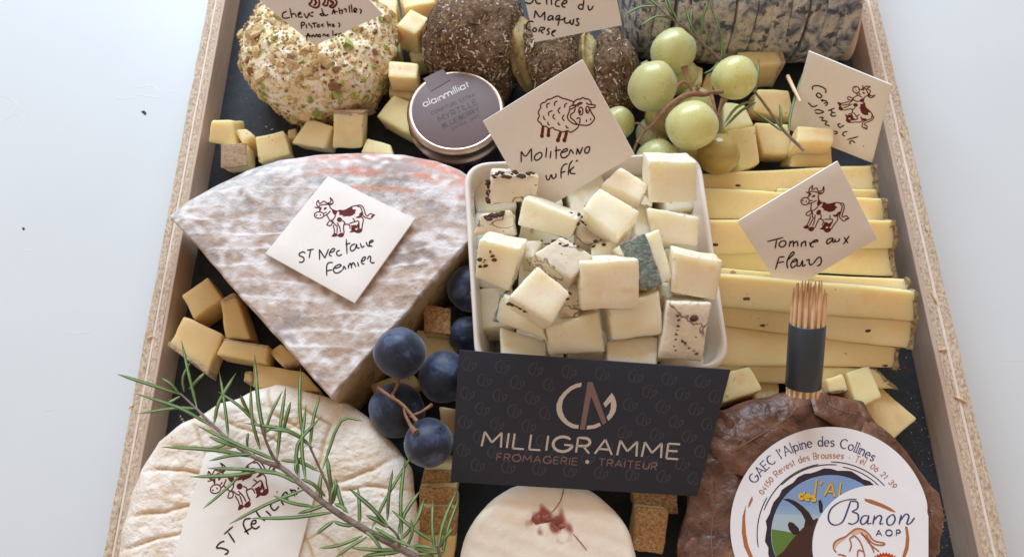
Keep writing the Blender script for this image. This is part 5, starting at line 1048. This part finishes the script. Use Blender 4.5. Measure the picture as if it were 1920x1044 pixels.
def scatter(target,n,mats,size,name,par,parentspace=True,flake=False,seed=1,minz=.2):
    pk_=random.Random(seed); me=target.data; P=[p for p in me.polygons if len(p.vertices)<=4 and (p.center.z+target.matrix_world.translation.z)>minz]; w_=[p.area for p in P]; v=[];f=[];mi=[]
    off=Vector(target.location) if target.parent is None else root_loc(target)
    for p in pk_.choices(P,w_,k=n):
        nrm=p.normal; c=p.center+off+Vector((pk_.uniform(-.08,.08),pk_.uniform(-.08,.08),0)); s=pk_.uniform(*size)
        t=nrm.cross(Vector((pk_.uniform(-1,1),pk_.uniform(-1,1),pk_.uniform(-1,1)))); t.normalize(); b_=nrm.cross(t)
        o=len(v); tilt=nrm*pk_.uniform(-.3,.5)
        if flake:
            a=c-t*s; b2=c+t*s+tilt*s*.9; wd=b_*s*pk_.uniform(.16,.3)
            v+=[a-wd+nrm*.02,a+wd+nrm*.02,b2+wd*.6+nrm*.05,b2-wd*.6+nrm*.05,(a+b2)/2+nrm*s*.28]; f+=[(o,o+1,o+4),(o+1,o+2,o+4),(o+2,o+3,o+4),(o+3,o,o+4)]; q=4
        else:
            v+=[c+t*s,c+b_*s*.8,c-t*s*.8,c-b_*s,c+nrm*s*.9]; f+=[(o,o+1,o+4),(o+1,o+2,o+4),(o+2,o+3,o+4),(o+3,o,o+4)]; q=4
        k=pk_.choices(range(len(mats)),[m[1] for m in mats])[0]; mi+=[k]*q
    ob=mk(name,v,f,[m[0] for m in mats],par,smooth=False,mi=mi); ob['kind']='stuff'; return ob
scatter(nut,3600,[('almond',6),('almondskin',1.8),('pistachio',1.6)],(.04,.12),'nut_crumbs',nut,seed=4)
# ================= logs =================
def discslice(name,c,ax,r,th,mat,par,seed,amp=.1,rnd_=.12,sq=1.0,seg=64,endmat=None,dome=(0,0)):
    """one slice of a log: rounded disc with its axis along ax"""
    ax=Vector(ax).normalized(); up=(Vector((0,0,1))-ax*ax.z).normalized(); s=ax.cross(up)
    prof=[(0,-th/2-dome[0]),(r*.45,-th/2-dome[0]*.75),(r*.8,-th/2-dome[0]*.3),(r-rnd_,-th/2),(r-rnd_*.3,-th/2+rnd_*.3),(r,-th/2+rnd_)]
    k=max(2,int(th/.25)); prof+=[(r,-th/2+rnd_+(th-2*rnd_)*i/k) for i in range(1,k)]
    prof+=[(r,th/2-rnd_),(r-rnd_*.3,th/2-rnd_*.3),(r-rnd_,th/2),(r*.8,th/2+dome[1]*.3),(r*.45,th/2+dome[1]*.75),(0,th/2+dome[1])]
    v=[];f=[];mi=[]
    for (rr,h) in prof:
        for i in range(seg):
            a=2*math.pi*i/seg; d=s*math.cos(a)+up*math.sin(a)*sq
            p=c+ax*h+d*rr; q=noise.noise(p*.8+Vector((seed,0,0)))*amp+noise.noise(p*2.6+Vector((seed,3,0)))*amp*.5
            p=p+d*q*(rr/r); p.z=max(p.z,.03); v.append(p)
    for j in range(len(prof)-1):
        for i in range(seg):
            f.append((j*seg+i,j*seg+(i+1)%seg,(j+1)*seg+(i+1)%seg,(j+1)*seg+i)); mi.append(1 if endmat and ((j<3 and not dome[0]) or (j>=len(prof)-4 and not dome[1])) else 0)
    return mk(name,v,f,[mat,endmat] if endmat else mat,par,mi=mi if endmat else None)
p0=W(868,84,2.2); p1=W(1128,140,2.0); hax=(p1-p0).normalized(); HL=(p1-p0).length
hl=thing('herb_crusted_log','log of sheep cheese crusted in dried brown herbs, cut into thick slices','cheese',(p0+p1)/2*1.0-Vector((0,0,2.1)))
hparts=[(.12*HL,3.4,2.5,.05,(1.2,.35)),(.475*HL,.8,2.02,.5,(.2,.2)),(.70*HL,2.1,2.34,.42,(.3,.2)),(.93*HL,.6,1.95,.36,(.1,.1)),(1.08*HL,1.2,2.15,.25,(.1,.8))]
for i,(s_,th,r_,tw,dm) in enumerate(hparts):
    ax_=(hax+Vector((0,tw*.6,tw))).normalized()
    o=discslice('cheese_slice',p0+hax*(s_+.0)+Vector((0,.0,.12 if i==1 else 0)),ax_,r_,th,'herbpaste' if i in (1,3) else 'herb',hl,i*7+1,.34,.4,endmat='herbpaste',dome=dm)
    if i in (1,3): scatter(o,350,[('herb_a',4.5),('herb_b',1),('herb_c',3.5)],(.05,.13),'dried_herbs',o,flake=True,seed=i+30); continue
    scatter(o,int(8500*th/1.5),[('herb_a',4.5),('herb_b',4.5),('herb_c',3.5),('herb_d',1.5)],(.05,.17),'dried_herbs',o,flake=True,seed=i+30)
# ash log
ar0=W(1170,120,1.2); ar1=W(1590,128,1.2)
AR=2.75; ya=(ar0.y+ar1.y)/2+AR*.93
al=thing('ash_coated_log','grey ash coated goat cheese log cut into many thin slices, top right','cheese',(ar0.x*.5+ar1.x*.5,ya,0))
nsl=12; x0=ar0.x+.2; x1=ar1.x-.6; wds=[rnd.uniform(.8,1.25) for _ in range(nsl)]; sm_=sum(wds); x=x0
for i in range(nsl):
    th=wds[i]/sm_*(x1-x0); c=Vector((x+th/2,ya+rnd.uniform(-.06,.1)+(.25 if i<2 else 0),AR*.97+rnd.uniform(-.05,.03))); x+=th
    if i==0: discslice('cheese_slice',c,(1,.1,0),AR*.97,th*.97,'ash',al,i*5+70,.14,.35,dome=(.35,0))
    else: discslice('cheese_slice',c,(1,rnd.uniform(-.05,.05),rnd.uniform(-.04,.04)-.03),AR*rnd.uniform(.985,1.005),th*.99,'ash',al,i*5+70,.09,.06,endmat=None)
discslice('end_slice',Vector((x+.55,ya-.15,AR*.88)),(1,-.15,.22),AR*.86,.55,'ashpaste',al,200,.08,.15)
